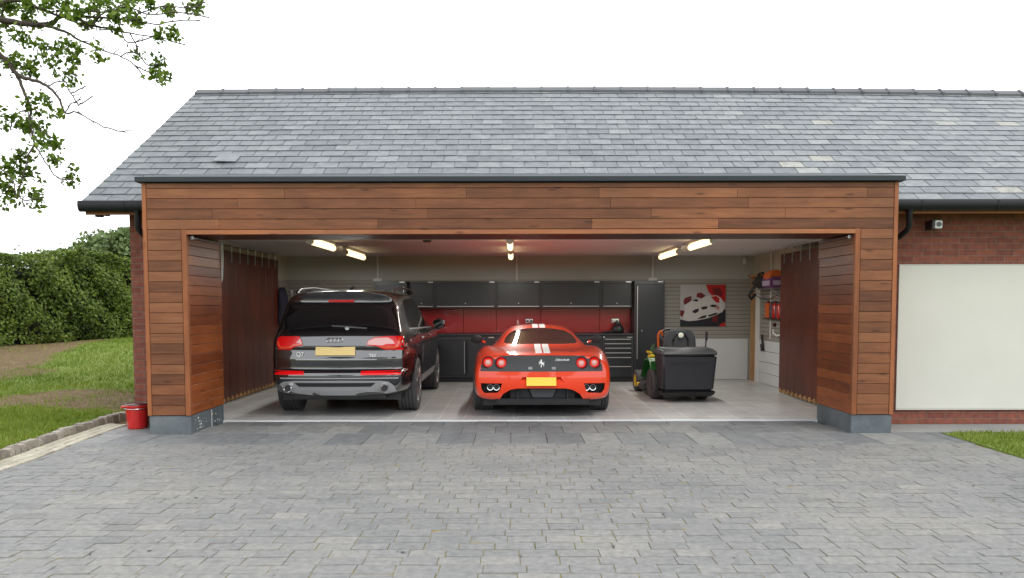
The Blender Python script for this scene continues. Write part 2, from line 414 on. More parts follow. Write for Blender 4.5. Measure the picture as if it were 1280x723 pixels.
# ------------------------------------------------------------------ ground
def smooth(a, b, x):
    t = min(1, max(0, (x - a) / (b - a))); return t * t * (3 - 2 * t)
def kx(y):                       # the kerb line of the lawn: x at depth y
    return -4.98 - .20 * smooth(7.5, 10.5, y) + .05 * max(0, 6 - y) * .3
def gz(x, y):
    if x < kx(y) - .04:
        d = kx(y) - x
        return .045 + .03 * smooth(0, .6, d) + .50 * smooth(11, 21, y) + .03 * math.sin(x * 1.7 + y * .6) * smooth(.2, 1.5, d) + .9 * smooth(30, 70, y)
    if x > 4.97 and y < 9.72: return .012
    return -.03 + (1.35 * smooth(24, 70, y) if y > 24 else 0)
def soilmask(x, y):
    s = .12
    if x < -4.5:
        px = 642 + F * x / max(y, 1)
        d = math.hypot((x + 7.0) / 2.4, (y - 12.1 + .35 * math.sin(x * 2.2)) / 1.25)             # worn patch near the corner
        s = max(s, .95 * (1 - smooth(.5, 1.25, d)))
        d = math.hypot((x + 11.5) / 4.5, (y - 15.2) / 1.2); s = max(s, .62 * (1 - smooth(.5, 1.2, d)))
        dh = y - hedge_front(x)
        wb_ = float(np.interp(px, [-400, 0, 60, 110, 165, 300], [11, 14.6, 16.8, 20, 23.5, 24])) + .5 * mnoise.noise(Vector((x, y, 0)))
        s = max(s, .95 * smooth(wb_ - .7, wb_ + .9, y))
        s = max(s, .85 * (1 - smooth(.0, .35, kx(y) - x)) if y > 9 else s)
        s += .16 * (1 - smooth(7, 11, y)) + .22 * mnoise.noise(Vector((x * 1.1, y * .8, 3)))
    return s
def hedge_front(x):
    return 20.0 if x < -12.2 else 20.0 + (x + 12.2) * 3.0 if x < -10.8 else 24.2 + (x + 10.8) * .8
xs = sorted(set([-400, -150, -60, -35] + list(np.arange(-25, -5.6, .35)) + list(np.arange(-5.6, -4.7, .06)) + [-4.5, -3, 0, 3, 4.5, 4.95, 4.965, 4.975, 5.2, 6, 8, 12, 20, 60, 150, 400]))
ys = sorted(set([-400, -100, -30, -10, -4] + list(np.arange(-2, 32, .4)) + [9.70, 9.73] + [35, 40, 50, 60, 70, 100, 200, 400]))
bm = bmesh.new(); ly = bm.verts.layers.float.new('soil')
grid = []
for y in ys:
    row = []
    for x in xs:
        v = bm.verts.new((x, y, gz(x, y))); v[ly] = soilmask(x, y); row.append(v)
    grid.append(row)
for j in range(len(ys) - 1):
    for i in range(len(xs) - 1): bm.faces.new((grid[j][i], grid[j][i + 1], grid[j + 1][i + 1], grid[j + 1][i]))
me = bpy.data.meshes.new('ground'); bm.to_mesh(me); bm.free(); me.materials.append(M['ground']); shade(me, 60)
ground = bpy.data.objects.new('ground', me); COL.objects.link(ground); kind(ground, 'structure')

# joint bed and granite setts of the driveway
def sx_in(y): return kx(y) + .30                 # inner edge of the cream strip
mb = MB(); n = 40
for i in range(n):
    y0, y1 = -2 + 11.0 * i / n, -2 + 11.0 * (i + 1) / n
    mb.quad([(sx_in(y0), y0, -.0045), (4.96, y0, -.0045), (4.96, y1, -.0045), (sx_in(y1), y1, -.0045)])
mb.quad([(sx_in(9), 9.0, -.012), (14, 9.0, -.012), (14, 10.5, -.012), (sx_in(10.4), 10.5, -.012)])
kind(mb.build('driveway_bed', M['joint']), 'structure')
mb = MB(); y = -1.9; row = 0
while y < 8.93:
    hgt = .152; x = -5.2 - random.random() * .24 - (.12 if row % 2 else 0)
    while x < 4.95:
        w = random.uniform(.205, .265)
        a, b = max(x, sx_in(y) + .004), min(x + w, 4.955)
        if b - a > .03:
            z = random.uniform(-.0022, .0022); t = random.uniform(-.002, .002); u = random.uniform(-.002, .002)
            g = random.uniform(.0036, .0058)
            r = min(1, max(0, random.gauss(.5, .17)))
            j = lambda: random.uniform(-.0025, .0025)
            top = [(a + .004 + j(), y + g + j(), z - t - u), (b - .004 + j(), y + g + j(), z + t - u), (b - .004 + j(), y + hgt - g + j(), z + t + u), (a + .004 + j(), y + hgt - g + j(), z - t + u)]
            cx, cy = (a + b) / 2, y + hgt / 2
            bot = [(cx + (p[0] - cx) * 1.03 , cy + (p[1] - cy) * 1.045, -.010) for p in top]
            vt = [mb.bm.verts.new(p) for p in top]; vb = [mb.bm.verts.new(p) for p in bot]
            mb._f(vt, r)
            for k in range(4): mb._f([vb[k], vb[(k + 1) % 4], vt[(k + 1) % 4], vt[k]], r)
        x += w
    y += hgt; row += 1
kind(mb.build('driveway', M['sett']), 'structure')
# limestone slabs in front of the garage, two rows
mb = MB()
for (y0, y1, off) in ((8.97, 9.79, .0), (9.79, 10.42, .22)):
    x = -5.3 + off
    while x < 13:
        w = .405
        a, b = max(x, sx_in((y0 + y1) / 2) + .01), x + w
        if y0 > 9.5 and False: pass
        if b - a > .08:
            mb.box(a + .003, b - .003, y0 + .003, y1 - .003, -.02, random.uniform(-.002, .002), random.random() ** 1.1)
        x += w
x = -3.72
while x < 3.8:
    b = min(x + .405, 3.88); mb.box(x + .003, b - .003, 10.423, 10.86, -.02, random.uniform(-.003, .001), random.random() ** 1.3 * .8); x += .405
kind(mb.build('apron_paving', M['slab'], bevel=.0025), 'structure')
# kerb of split granite blocks and a double row of cream setts
mb = MB(); y = -1.5
while y < 11.2:
    l = random.uniform(.11, .19); x = kx(y + l / 2)
    h = .080 + random.uniform(-.01, .01); r = random.random()
    j = lambda: random.uniform(-.014, .014)
    p = [(x - .13 + j(), y + .006, -.05), (x + j() * .6, y + .006, -.05), (kx(y + l) + j() * .6, y + l - .006, -.05), (kx(y + l) - .13 + j(), y + l - .006, -.05)]
    q = [(a + (.01 if i in (0, 3) else -.012) + j() * .6, b + (.006 if i in (0, 1) else -.006), h + j() * .7) for i, (a, b, _) in enumerate(p)]
    mb.hexa(p + q, r); y += l
kind(mb.build('kerb', M['kerb'], bevel=.012, seg=2, smooth=50), 'structure')
mb = MB()
for k, (o0, o1) in enumerate(((.012, .105), (.112, .200), (.207, .293))):
    y = -1.5 + k * .07
    while y < 10.55:
        l = random.uniform(.17, .23); xa, xb = kx(y), kx(y + l)
        z = .006 + random.uniform(-.003, .003)
        mb.hexa([(xa + o0, y + .004, -.03), (xa + o1, y + .004, -.03), (xb + o1, y + l - .004, -.03), (xb + o0, y + l - .004, -.03),
                 (xa + o0, y + .004, z), (xa + o1, y + .004, z), (xb + o1, y + l - .004, z), (xb + o0, y + l - .004, z)], random.random()); y += l
kind(mb.build('sett_border', M['cream_sett'], bevel=.006), 'structure')

# grass blades near enough to see, both sides
def blades(name, pts, hs, rnd):
    n = len(pts); th = RNG.uniform(0, 2 * np.pi, n); w = hs * .11
    lean = RNG.normal(0, .38, (n, 2)) * hs[:, None]
    v = np.empty((n, 3, 3)); d = np.stack([np.cos(th), np.sin(th), np.zeros(n)], 1)
    v[:, 0] = pts - d * w[:, None]; v[:, 1] = pts + d * w[:, None]
    v[:, 2] = pts + np.stack([lean[:, 0], lean[:, 1], hs], 1)
    me = bpy.data.meshes.new(name); me.vertices.add(n * 3); me.vertices.foreach_set('co', v.reshape(-1))
    me.loops.add(n * 3); me.loops.foreach_set('vertex_index', np.arange(n * 3, dtype=np.int32))
    me.polygons.add(n); me.polygons.foreach_set('loop_start', np.arange(0, n * 3, 3, dtype=np.int32)); me.update(calc_edges=True)
    a = me.attributes.new('rnd', 'FLOAT', 'FACE'); a.data.foreach_set('value', rnd.astype(np.float32))
    me.materials.append(M['blade']); o = bpy.data.objects.new(name, me); COL.objects.link(o); return kind(o, 'stuff')
P, H, Q = [], [], []
for _ in range(200000):
    y = random.uniform(6.5, 24) if random.random() < .75 else random.uniform(7, 13); x = random.uniform(-.84 * y - 1.2, -4.9)
    if x > kx(y) - .14 or y > hedge_front(x) - .8 or (x > -4.75 and y > 10): continue
    nz = mnoise.noise(Vector((x * 1.2, y * .8, 7))); nf = mnoise.noise(Vector((x * 4, y * 2.5, 1)))
    s = soilmask(x, y) + .28 * nz + .35 * nf + random.uniform(-.28, .28)
    if s > .60 and random.random() < .93: continue
    P.append((x, y, gz(x, y) - .004)); H.append(random.uniform(.03, .07) * (1 + .5 * nf)); Q.append(min(1, max(0, random.gauss(.42 + .35 * s + .35 * nz, .2))))
blades('grass', np.array(P), np.array(H), np.array(Q))
P, H, Q = [], [], []
for _ in range(34000):
    y = random.uniform(5.5, 9.70); x = random.uniform(4.97, 9.0)
    if (x - 4.97) < .25 and (9.7 - y) < .25 and math.hypot(x - 5.22, y - 9.45) > .25 and x < 5.22 and y > 9.45: continue
    P.append((x, y, .008)); H.append(random.uniform(.03, .06)); Q.append(min(1, max(0, random.gauss(.6, .22))))
o = blades('grass', np.array(P), np.array(H), np.array(Q))

# weeds and fallen bits on the paving
mb = MB()
for _ in range(170):
    x, y = random.uniform(-4.6, 4.9), random.uniform(3.5, 10.2); s = random.uniform(.004, .014); a = random.uniform(0, 6.28)
    if y > 9.6 and not -3.6 < x < 3.8: continue
    mb.quad([(x + s * math.cos(a + k * 1.57) * (1.5 if k % 2 else .7), y + s * math.sin(a + k * 1.57), .006 + .004 * (k == 1)) for k in range(4)], random.random())
kind(mb.build('fallen_leaf_litter', simple('leaf_litter', (.06, .045, .03), .9, var=.6)), 'stuff')

# ------------------------------------------------------------------ the garage building
G = thing('garage', 'long brick garage with slate roof and cedar boarded surround, its doors slid open', 'garage', (0, 10.45, 0))
FX0, FX1, FY, BY = -4.26, 4.415, 9.72, 10.45         # surround, front plane, brick plane
OX0, OX1, OZ, TOP, TH = -3.76, 3.93, 2.317, 2.905, .022

# slate roof
E0, R0 = (10.10, 2.735), (13.85, 4.965)
RX0, RX1 = -5.13, 13.0
SL = math.hypot(R0[0] - E0[0], R0[1] - E0[1]); ux, uz = (R0[0] - E0[0]) / SL, (R0[1] - E0[1]) / SL
def sag(x): return -.0012 * x * x
def rp(x, s, h):                # point on the slope: s up the slope, h off it
    return (x, E0[0] + ux * s - uz * h, E0[1] + uz * s + ux * h + sag(x) * s / SL)
mb = MB(); NR = 21; ex = SL / (NR - .15)
for i in range(NR):
    s0 = i * ex - .03; x = RX0 + random.uniform(-.01, 0) - (.15 if i % 2 else 0)
    while x < RX1:
        w = .302; a = max(x, RX0 + random.uniform(-.006, .006)); b = x + w - .009
        if b - a > .05:
            L = min(.44, SL - s0 - .005); t = .0060; dh = random.uniform(0, .003); ds = random.uniform(-.004, .004); tw = random.uniform(-.003, .003)
            lift = 0
            if i == 6 and -4.05 < a < -3.72: lift = .03; ds = -.02; tw = .012
            bx = .5 + .03 * a
            r = random.gauss(.42 + .018 * a, .15)  # tone rises to the right: the roof's sheen put into the slates
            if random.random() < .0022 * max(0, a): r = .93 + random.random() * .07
            p = [rp(a, s0 + ds - tw, .017 + dh + lift), rp(b, s0 + ds + tw, .017 + dh + lift * .4), rp(b, s0 + L, .001), rp(a, s0 + L, .001)]
            q = [rp(a, s0 + ds - tw, .017 + dh + t + lift), rp(b, s0 + ds + tw, .017 + dh + t + lift * .4), rp(b, s0 + L, .001 + t), rp(a, s0 + L, .001 + t)]
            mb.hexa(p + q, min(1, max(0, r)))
        x += w
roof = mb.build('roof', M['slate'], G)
mb = MB()                          # roof deck under the slates, rear slope, both closed off
for k in range(20):
    xa, xb = RX0 + .02 + (RX1 - RX0) * k / 20, RX0 + .02 + (RX1 - RX0) * (k + 1) / 20
    mb.quad([rp(xa, -.01, -.004), rp(xb, -.01, -.004), rp(xb, SL, -.004), rp(xa, SL, -.004)])
    mb.quad([rp(xa, SL, -.004), rp(xb, SL, -.004), (xb, 17.6, 2.73), (xa, 17.6, 2.73)])
    mb.quad([rp(xa, -.01, -.06), rp(xb, -.01, -.06), rp(xb, SL, -.08), rp(xa, SL, -.08)])
mb.build('roof_deck', simple('roof_felt', (.03, .032, .035), .8), roof)
mb = MB()                          # ridge tiles
x = RX0 + .01; k = 0
while x < RX1:
    for (xa, xb, e) in ((x, x + .425, 0), (x + .397, x + .435, .013)):
        z = R0[1] + sag(x) + random.uniform(-.003, .003); w = .13 + e
        pr = [(R0[0] - w, z - .022 + e * .3), (R0[0], z + .060 + e), (R0[0] + w, z - .022 + e * .3), (R0[0] + w, z - .056), (R0[0], z + .03), (R0[0] - w, z - .056)]
        mb.prism(pr, 'X', xa, xb, random.random())
    x += .43
mb.build('ridge', simple('ridge_tile', (.060, .064, .070), .6, var=.25, bump=.2), roof)
mb = MB(); mb.hexa([rp(RX0 - .012, -.02, -.07), rp(RX0 + .03, -.02, -.07), rp(RX0 + .03, SL, -.07), rp(RX0 - .012, SL, -.07),
                    rp(RX0 - .012, -.02, -.002), rp(RX0 + .03, -.02, -.002), rp(RX0 + .03, SL, -.002), rp(RX0 - .012, SL, -.002)])
mb.build('verge', M['lead'], roof)

# brick walls: front at both sides, gable end, rear
mb = MB()
GX0, GX1, WY = -4.74, 12.6, 16.80
mb.box(GX0, FX0 + .25, BY, BY + .22, -.05, 2.72)
mb.box(FX1 - .25, 12.6, BY, BY + .22, -.05, 2.72)
mb.box(FX0 + .25, FX1 - .25, BY + .40, BY + .55, OZ + .1, 2.72)
gp = [(BY + .221, -.05), (17.2, -.05), (17.2, 2.72), (13.85, 4.80), (BY + .221, 2.72)]
mb.prism(gp, 'X', GX0, GX0 + .20); mb.prism(gp, 'X', 12.38, 12.6)
mb.box(GX0 + .22, 12.38, 17.0, 17.2, -.05, 2.72)
mb.build('wall', M['brick'], G)
mb = MB(); mb.box(4.768, 9.2, BY - .022, BY + .01, .20, 1.985); mb.build('render_panel', M['cream'], G, bevel=.004)
mb = MB(); mb.box(4.766, 9.21, BY - .026, BY - .002, 1.987, 1.994); mb.box(4.766, 9.21, BY - .030, BY - .002, .187, .199)
mb.build('panel_trim', M['cream'], G)
mb = MB()                           # sill gravel strip along the wall
mb.box(4.42, 12.5, 9.80, 10.44, -.03, .004); kind(mb.build('wall_strip', m_stone('strip_gravel', [(0, (.2, .2, .2)), (1, (.24, .24, .23))], ns=60)), 'structure')

# eaves: soffit, fascia, gutters, short downpipes
for (xa, xb) in ((RX0 + .02, FX0 + .1), (FX1 - .1, 12.9)):
    mb = MB(); mb.box(xa, xb, 10.14, BY, 2.63, 2.65); mb.build('soffit', M['woodTrimX'], G)
    mb = MB(); mb.box(xa, xb, 10.115, 10.139, 2.585, 2.72); mb.build('fascia', M['woodTrimX'], G)
    mb = MB(); xa2 = xa - .03
    prof = [(10.06 + .055 * math.cos(t), 2.695 + .065 * math.sin(t) * 1.0) for t in [math.pi * (1 + k / 8) for k in range(9)]]
    prof = [(9.995, 2.735), (10.002, 2.735)] + prof + [(10.115, 2.735), (10.114, 2.725)]
    outer = [(10.00, 2.735)] + [(10.055 - .06 * math.cos(t), 2.685 - .072 * math.sin(t)) for t in [math.pi * k / 10 for k in range(11)]] + [(10.115, 2.735)]
    inner = [(u + (.005 if u < 10.055 else -.005), v + .006) for u, v in outer][::-1]
    mb.prism(outer + inner, 'X', xa2, xb)
    mb.prism(outer, 'X', xa2 - .006, xa2)
    x = xa + .5
    while x < xb: mb.prism([(u - .004 if u < 10.05 else u, v - .005) for u, v in outer], 'X', x, x + .02); x += .9
    mb.build('gutter', M['gutter'], G, smooth=40)
mb = MB(); mb.box(-5.02, -4.97, 10.16, 10.44, 2.60, 2.63); mb.box(-5.03, -4.96, 10.18, 10.26, 2.568, 2.60); mb.build('eave_bracket', M['blackp'], G)
for x0, sgn in ((-4.47, 1), (4.71, -1)):
    mb = MB(); mb.tube([(x0, 10.06, 2.66), (x0, 10.07, 2.60), (x0, 10.08, 2.42), (x0 + sgn * .01, 10.12, 2.38), (x0 + sgn * .05, 10.20, 2.32), (x0 + sgn * .12, 10.32, 2.27)], .034, 12)
    mb.tube([(x0, 10.065, 2.64), (x0, 10.07, 2.60)], .042, 12); mb.build('downpipe', M['gutter'], G, smooth=50)
# small floodlight sensor under the eaves
sv = thing('security_sensor', 'small square white outdoor lamp on a black bracket under the gutter', 'outdoor lamp', (5.30, 10.45, 2.40))
c = at(1174, 281.5, 10.28)
mb = MB(); mb.box(c.x - .045, c.x + .045, c.y, c.y + .05, c.z - .048, c.z + .048); mb.build('body', M['white'], sv, bevel=.008, seg=2)
mb = MB(); mb.lathe([(.026, -.012), (.030, 0)], (c.x, c.y - .002, c.z), 'Y', 20); mb.box(c.x - .006, c.x + .02, c.y - .02, c.y - .012, c.z - .004, c.z + .018); mb.build('lens', simple('smoked_lens', (.05, .06, .06), .2), sv)
mb = MB(); mb.box(c.x - .085, c.x - .05, c.y + .0, c.y + .17, c.z - .06, c.z + .05); mb.box(c.x - .05, c.x + .065, c.y + .051, c.y + .07, c.z - .055, c.z + .065); mb.build('bracket', M['blackp'], sv, bevel=.005)

# cedar surround: boards are cut to length with open joints
def boards_x(mb, x0, x1, z0, z1, y, pitch, cuts=True, lens=(1.4, 2.7)):
    n = max(1, round((z1 - z0) / pitch)); h = (z1 - z0) / n
    for i in range(n):
        za, zb = z0 + i * h, z0 + (i + 1) * h; x = x0
        while x < x1 - .02:
            L = random.uniform(*lens) if cuts else 99
            if x == x0 and cuts: L *= random.uniform(.35, 1)
            b = min(x + L, x1)
            if x1 - b < .3: b = x1
            mb.box(x + .0008, b - .0008, y, y + TH, za + .0026, zb - .0026, random.random()); x = b
surr = empty_part('door_surround', G)
mb = MB()
boards_x(mb, FX0 + .052, FX1 - .052, 2.373, 2.842, FY, .1175)
boards_x(mb, FX0 + .052, FX1 - .052, 2.842, TOP - .004, FY, .3)
boards_x(mb, FX0 + .052, OX0 - .062, .222, 2.373, FY, .1165, False)
boards_x(mb, OX1 + .062, FX1 - .052, .222, 2.373, FY, .1165, False)
mb.build('board_facing', M['woodX'], surr, bevel=.0022)
mb = MB()
for (xa, xb) in ((FX0, FX0 + .048), (OX0 - .058, OX0), (OX1, OX1 + .058), (FX1 - .048, FX1)):
    z1 = TOP - .004 if (xa == FX0 or xb == FX1) else OZ + .056
    mb = MB(); mb.box(xa, xb, FY - .004, FY + TH + .03, .220, z1, random.random()); mb.build('corner_post', M['woodZ'], surr, bevel=.003)
mb = MB(); mb.box(OX0 - .0005, OX1 + .0005, FY - .0035, FY + TH + .02, OZ, OZ + .052, .7); mb.build('head_trim', M['woodTrimX'], surr, bevel=.002)
# reveals and outer cheeks: boards run front to back
for xa, n, ztop, yb_ in ((OX0 - .024, 18, OZ, 10.85), (OX1, 18, OZ, 10.85), (FX0, 23, TOP, BY - .002), (FX1 - .024, 23, TOP, BY - .002)):
    mb = MB(); h = (ztop - .222) / n
    for i in range(n): mb.box(xa, xa + .024, FY + TH + .032, yb_, .222 + i * h + .0022, .222 + (i + 1) * h - .0022, random.random())
    mb.build('side_boards', M['woodY'], surr, bevel=.0022)
mb = MB(); k = 0; y = FY + TH + .022          # boarded soffit of the opening
while y < 10.60:
    mb.box(OX0 - .002, OX1 + .002, y + .002, min(y + .11, 10.60), OZ + .004, OZ + .024, random.random() * .5); y += .112
mb.build('soffit', M['woodDoor'], surr)
# carcass behind the boards
mb = MB()
mb.box(FX0 + .026, OX0 - .026, FY + TH + .034, 10.84, .225, 2.88); mb.box(OX1 + .026, FX1 - .026, FY + TH + .034, 10.84, .225, 2.88)
mb.box(OX0 - .02, OX1 + .02, FY + TH + .034, 10.60, OZ + .026, 2.88)
mb.build('carcass', M['blackp'], surr)
# stone plinths
for xa, xb in ((FX0 + .012, OX0 - .004), (OX1 + .004, FX1 - .012)):
    mb = MB()
    mb.box(xa, xb, FY + .012, 10.40, -.03, .217, .5 + .3 * random.random())
    mb.box(xa, xb, 10.404, 10.84, -.03, .217, .3)
    o = mb.build('plinth', M['plinth'], surr, bevel=.003); pl = o if xa < 0 else pl
mb = MB(); random.seed(5)                    # mortar splashes on the plinth side
for _ in range(26):
    y, z, s = random.uniform(9.85, 10.75), random.uniform(.02, .19), random.uniform(.004, .016)
    if random.random() < .5: y = 10.05 + random.gauss(0, .06)
    pts = [(OX0 - .0025, y + s * math.cos(a) * random.uniform(.6, 1.3), z + s * math.sin(a) * random.uniform(.5, 1.2)) for a in [k * math.pi / 4 for k in range(8)]]
    mb.quad(pts)
mb.box(OX0 - .004, OX0 - .002, 10.398, 10.408, 0, .21)
kind(mb.build('mortar_splash', M['white'], pl), 'stuff')
# dark metal capping and flat lead roof behind it
mb = MB()
mb.box(FX0 - .055, FX1 + .055, FY - .055, FY - .0, TOP + .004, TOP + .062)
mb.hexa([(FX0 - .05, FY, TOP), (FX1 + .05, FY, TOP), (FX1 + .05, 11.0, TOP + .02), (FX0 - .05, 11.0, TOP + .02),
         (FX0 - .05, FY, TOP + .066), (FX1 + .05, FY, TOP + .066), (FX1 + .05, 11.0, TOP + .30), (FX0 - .05, 11.0, TOP + .30)])
mb.build('capping', M['lead'], surr, bevel=.004)
# door guide bars and the pale edge seal
for sx_, x in ((1, OX0 + .028), (-1, OX1 - .028)):
    mb = MB(); mb.tube([(x, 9.83, OZ - .030), (x, 10.80, OZ - .030)], .011, 8); mb.lathe([(.022, -.02), (.022, .02)], (x, 9.83, OZ - .03), 'Y', 12); mb.build('guide_bar', M['steel'], surr, smooth=40)
mb = MB(); mb.prism([(OX0 - .004, OZ - .01), (OX0 + .026, OZ - .01), (OX0 + .030, 2.1), (OX0 + .018, 1.86), (OX0 + .004, 1.80), (OX0 - .004, 1.84)], 'Y', 10.852, 10.862)
mb.build('edge_seal', M['white'], surr)

# interior shell
IX0, IX1, IZ = -4.50, 4.78, 2.47
mb = MB(); mb.quad([(IX0, 10.86, .0), (IX1, 10.86, .0), (IX1, WY, .0), (IX0, WY, .0)])
kind(mb.build('floor', M['tiles']), 'structure')
mb = MB(); mb.box(OX0 - .0, OX1 + .0, 10.79, 10.862, -.02, .016); mb.build('threshold', M['sill'], G, bevel=.003)
mb = MB(); mb.box(IX0, IX1, 10.62, WY, IZ, IZ + .03); kind(mb.build('ceiling', M['ceiling']), 'structure')
mb = MB(); mb.box(OX0, OX1, 10.602, 10.622, OZ + .002, IZ + .02); mb.build('lintel', M['white'], G)
mb = MB()
mb.box(IX0, IX1, WY + .001, WY + .06, 0, IZ); mb.build('interior_wall', M['greywall'], G)
for q in ((IX0 - .035, IX0, 10.91, WY), (IX1, IX1 + .05, 10.91, WY), (IX0, OX0 - .04, 10.845, 10.90), (OX1 + .04, IX1, 10.845, 10.90)):
    mb = MB(); mb.box(*q, 0, IZ); mb.build('interior_wall', M['cream_wall'], G)
# slatted wall panels and painted blockwork below
def slats(mb, fn, a0, a1, z0, z1, p=.076):
    n = round((z1 - z0) / p); h = (z1 - z0) / n
    for i in range(n): fn(mb, a0, a1, z0 + i * h + .004, z0 + (i + 1) * h - .004)
mb = MB()
slats(mb, lambda m, a, b, c, d: m.box(a, b, WY - .022, WY - .004, c, d, .5), IX0, IX1 - .02, .83, 2.0)
slats(mb, lambda m, a, b, c, d: m.box(IX1 - .022, IX1 - .004, a, b, c, d, .5), 13.2, 16.25, .83, 2.0)
slats(mb, lambda m, a, b, c, d: m.box(IX0 + .004, IX0 + .022, a, b, c, d, .5), 13.2, 16.7, .83, 2.0)
mb.build('slat_wall', M['slatwall'], G)
mb = MB(); mb.box(IX0, IX1, WY - .003, WY + .05, .83, 2.0); mb.box(IX1 - .003, IX1 + .04, 13.2, 16.25, .83, 2.0); mb.build('slat_backing', simple('slat_groove', (.07, .066, .06), .8), G)
mb = MB()
slats(mb, lambda m, a, b, c, d: m.box(a, b, WY - .035, WY, c, d), IX0, 4.68, 0, .826, .826)
slats(mb, lambda m, a, b, c, d: m.box(IX1 - .03, IX1, a, b, c, d), 11.4, 16.25, 0, .826, .206)
mb.build('lower_wall', M['paleblock'], G, bevel=.003)

# stowed side sliding doors
def stowed(x, ya, yb, mlabel):
    d = empty_part('sliding_door', G); y = ya; k = 0
    if mlabel: d['label'] = mlabel
    while y < yb:
        mb = MB(); mb.box(x - .02, x + .02, y + .003, y + .397, .07, 2.34, random.random() * .8)
        for i in range(1, 19): pass
        mb.build('leaf', M['woodDoor'], d, bevel=.004)
        s = 1 if x < 0 else -1
        mb = MB(); yy = y + .2
        mb.box(x + s * .021, x + s * .029, yy - .018, yy + .018, 2.17, 2.36); mb.tube([(x + s * .026, yy, 2.33), (x + s * .03, yy, 2.42), (x + s * .0, yy, 2.44)], .008, 6)
        mb.lathe([(.02, -.012), (.02, .012)], (x, yy, 2.43), 'X', 10)
        mb.build('hanger', M['steel'], d)
        for q in (.1, .3):
            mb = MB(); mb.box(x - .026 + s * .01, x + .026 + s * .01, y + q - .045, y + q + .045, .022, .10, random.random()); mb.build('bottom_block', M['woodpale'], d, bevel=.012, seg=2)
        y += .4
    mb = MB(); mb.box(x - .03, x + .03, ya - .1, yb + .1, 2.43, 2.468); mb.build('track', M['alu'], d)
stowed(-4.415, 10.95, 15.5, None)
stowed(4.50, 10.95, 13.9, None)
mb = MB(); mb.box(4.66, 4.755, 16.50, 16.56, 0, 2.03, .4); mb.box(4.60, 4.755, 15.9, 16.56, 2.032, 2.08, .4); mb.build('door_post', M['woodpale'], G, bevel=.004)
mb = MB(); mb.box(4.735, 4.777, 16.26, 16.48, 0, 2.02); mb.build('door_lining', M['white'], G)

# ------------------------------------------------------------------ ceiling lights and small services
light_where = {(-1, 0): 'over the front of the black car', (-1, 1): 'over the bonnet of the black car', (0, 0): 'nearer the opening in the middle row', (0, 1): 'nearer the cabinets in the middle row',
               (1, 0): 'nearer the opening on the side with the mower', (1, 1): 'nearer the back wall on the side with the mower'}
light_where = {(-1, 0): 'lit tube light above the black car, the one nearer the opening', (-1, 1): 'lit tube light above the black car, the one nearer the back wall',
               (0, 0): 'lit tube light above the red car, the one nearer the opening', (0, 1): 'lit tube light above the red car, the one nearer the back wall',
               (1, 0): 'lit tube light on the mower side, the one nearer the opening', (1, 1): 'lit tube light on the mower side, the one nearer the back wall'}
for r_, x in ((-1, -2.77), (0, -.05), (1, 2.72)):
    for k, (ya, yb) in enumerate(((11.5, 13.0), (13.9, 15.6))):
        L = thing('ceiling_light', light_where[(r_, k)], 'ceiling light', (x, (ya + yb) / 2, 2.34), group='tube lights on the garage ceiling')
        mb = MB(); mb.box(x - .045, x + .045, ya, yb, 2.425, 2.469); mb.build('housing', M['white'], L, bevel=.006)
        mb = MB(); mb.tube([(x, ya + .03, 2.375), (x, yb - .03, 2.375)], .044, 14); mb.build('diffuser', M['tube'], L, smooth=60)
        al = bpy.data.lights.new('tube_glow', 'AREA'); al.shape = 'RECTANGLE'; al.size = .08; al.size_y = yb - ya - .1; al.energy = 17; al.color = (.98, .97, .91)
        ao = bpy.data.objects.new('tube_glow', al); COL.objects.link(ao); ao.parent = L; ao.location = (0, 0, -.030)
        for yy in (ya, yb):
            mb = MB(); mb.tube([(x, yy - .02, 2.375), (x, yy + .032, 2.375)], .049, 14); mb.build('end_cap', M['white'], L, smooth=60)
        if k == 0 or r_:
            mb = MB(); mb.tube([(x, yb + .02, 2.455), (x + .01, yb + .3, 2.452), (x, yb + .6, 2.455)], .008, 6); mb.lathe([(.035, 0), (.03, .03)], (x + .01, yb + .3, 2.44), 'Z', 14); mb.build('cable', M['white'], L)
def disc_sensor(px, py, Y, name, label, cat):
    c = at(px, py, Y); mb = MB(); mb.lathe([(.05, -.035), (.065, -.015), (.065, 0)], (c.x, c.y, IZ), 'Z', 20)
    tag(mb.build(name, M['greyp'], smooth=40), label, cat)
disc_sensor(534, 304.5, 12.6, 'smoke_detector', 'dark disc on the ceiling between the two cars', 'smoke detector')
disc_sensor(905, 304, 12.0, 'smoke_detector', 'dark disc on the ceiling near the doors stowed beside the mower', 'smoke detector')
c = at(932, 327, 16.7); mb = MB(); mb.box(c.x - .035, c.x + .035, 16.74, 16.80, c.z - .06, c.z + .06); tag(mb.build('alarm_sensor', M['white'], bevel=.015, seg=2, smooth=40), 'small white alarm sensor high on the back wall', 'alarm sensor')
for px, box_, lb in ((472, True, 'thin white conduit dropping onto the cabinet behind the black car'), (646, False, 'thin white conduit on the back wall above the red car'), (816, True, 'thin white conduit dropping onto the cabinet behind the mower')):
    c = at(px, 345, 16.77); mb = MB(); mb.box(c.x - .014, c.x + .014, 16.772, 16.80, 1.98, IZ - .001)
    if box_: mb.box(c.x - .085, c.x + .085, 16.75, 16.80, 1.975, 2.03)
    tag(mb.build('conduit', M['white'], bevel=.003), lb, 'conduit', None)
mb = MB(); mb.box(4.745, 4.765, 15.55, 15.575, .86, IZ - .001); tag(mb.build('conduit', M['white'], bevel=.003), 'tall thin cream conduit on the side wall beside the pine door post', 'conduit')
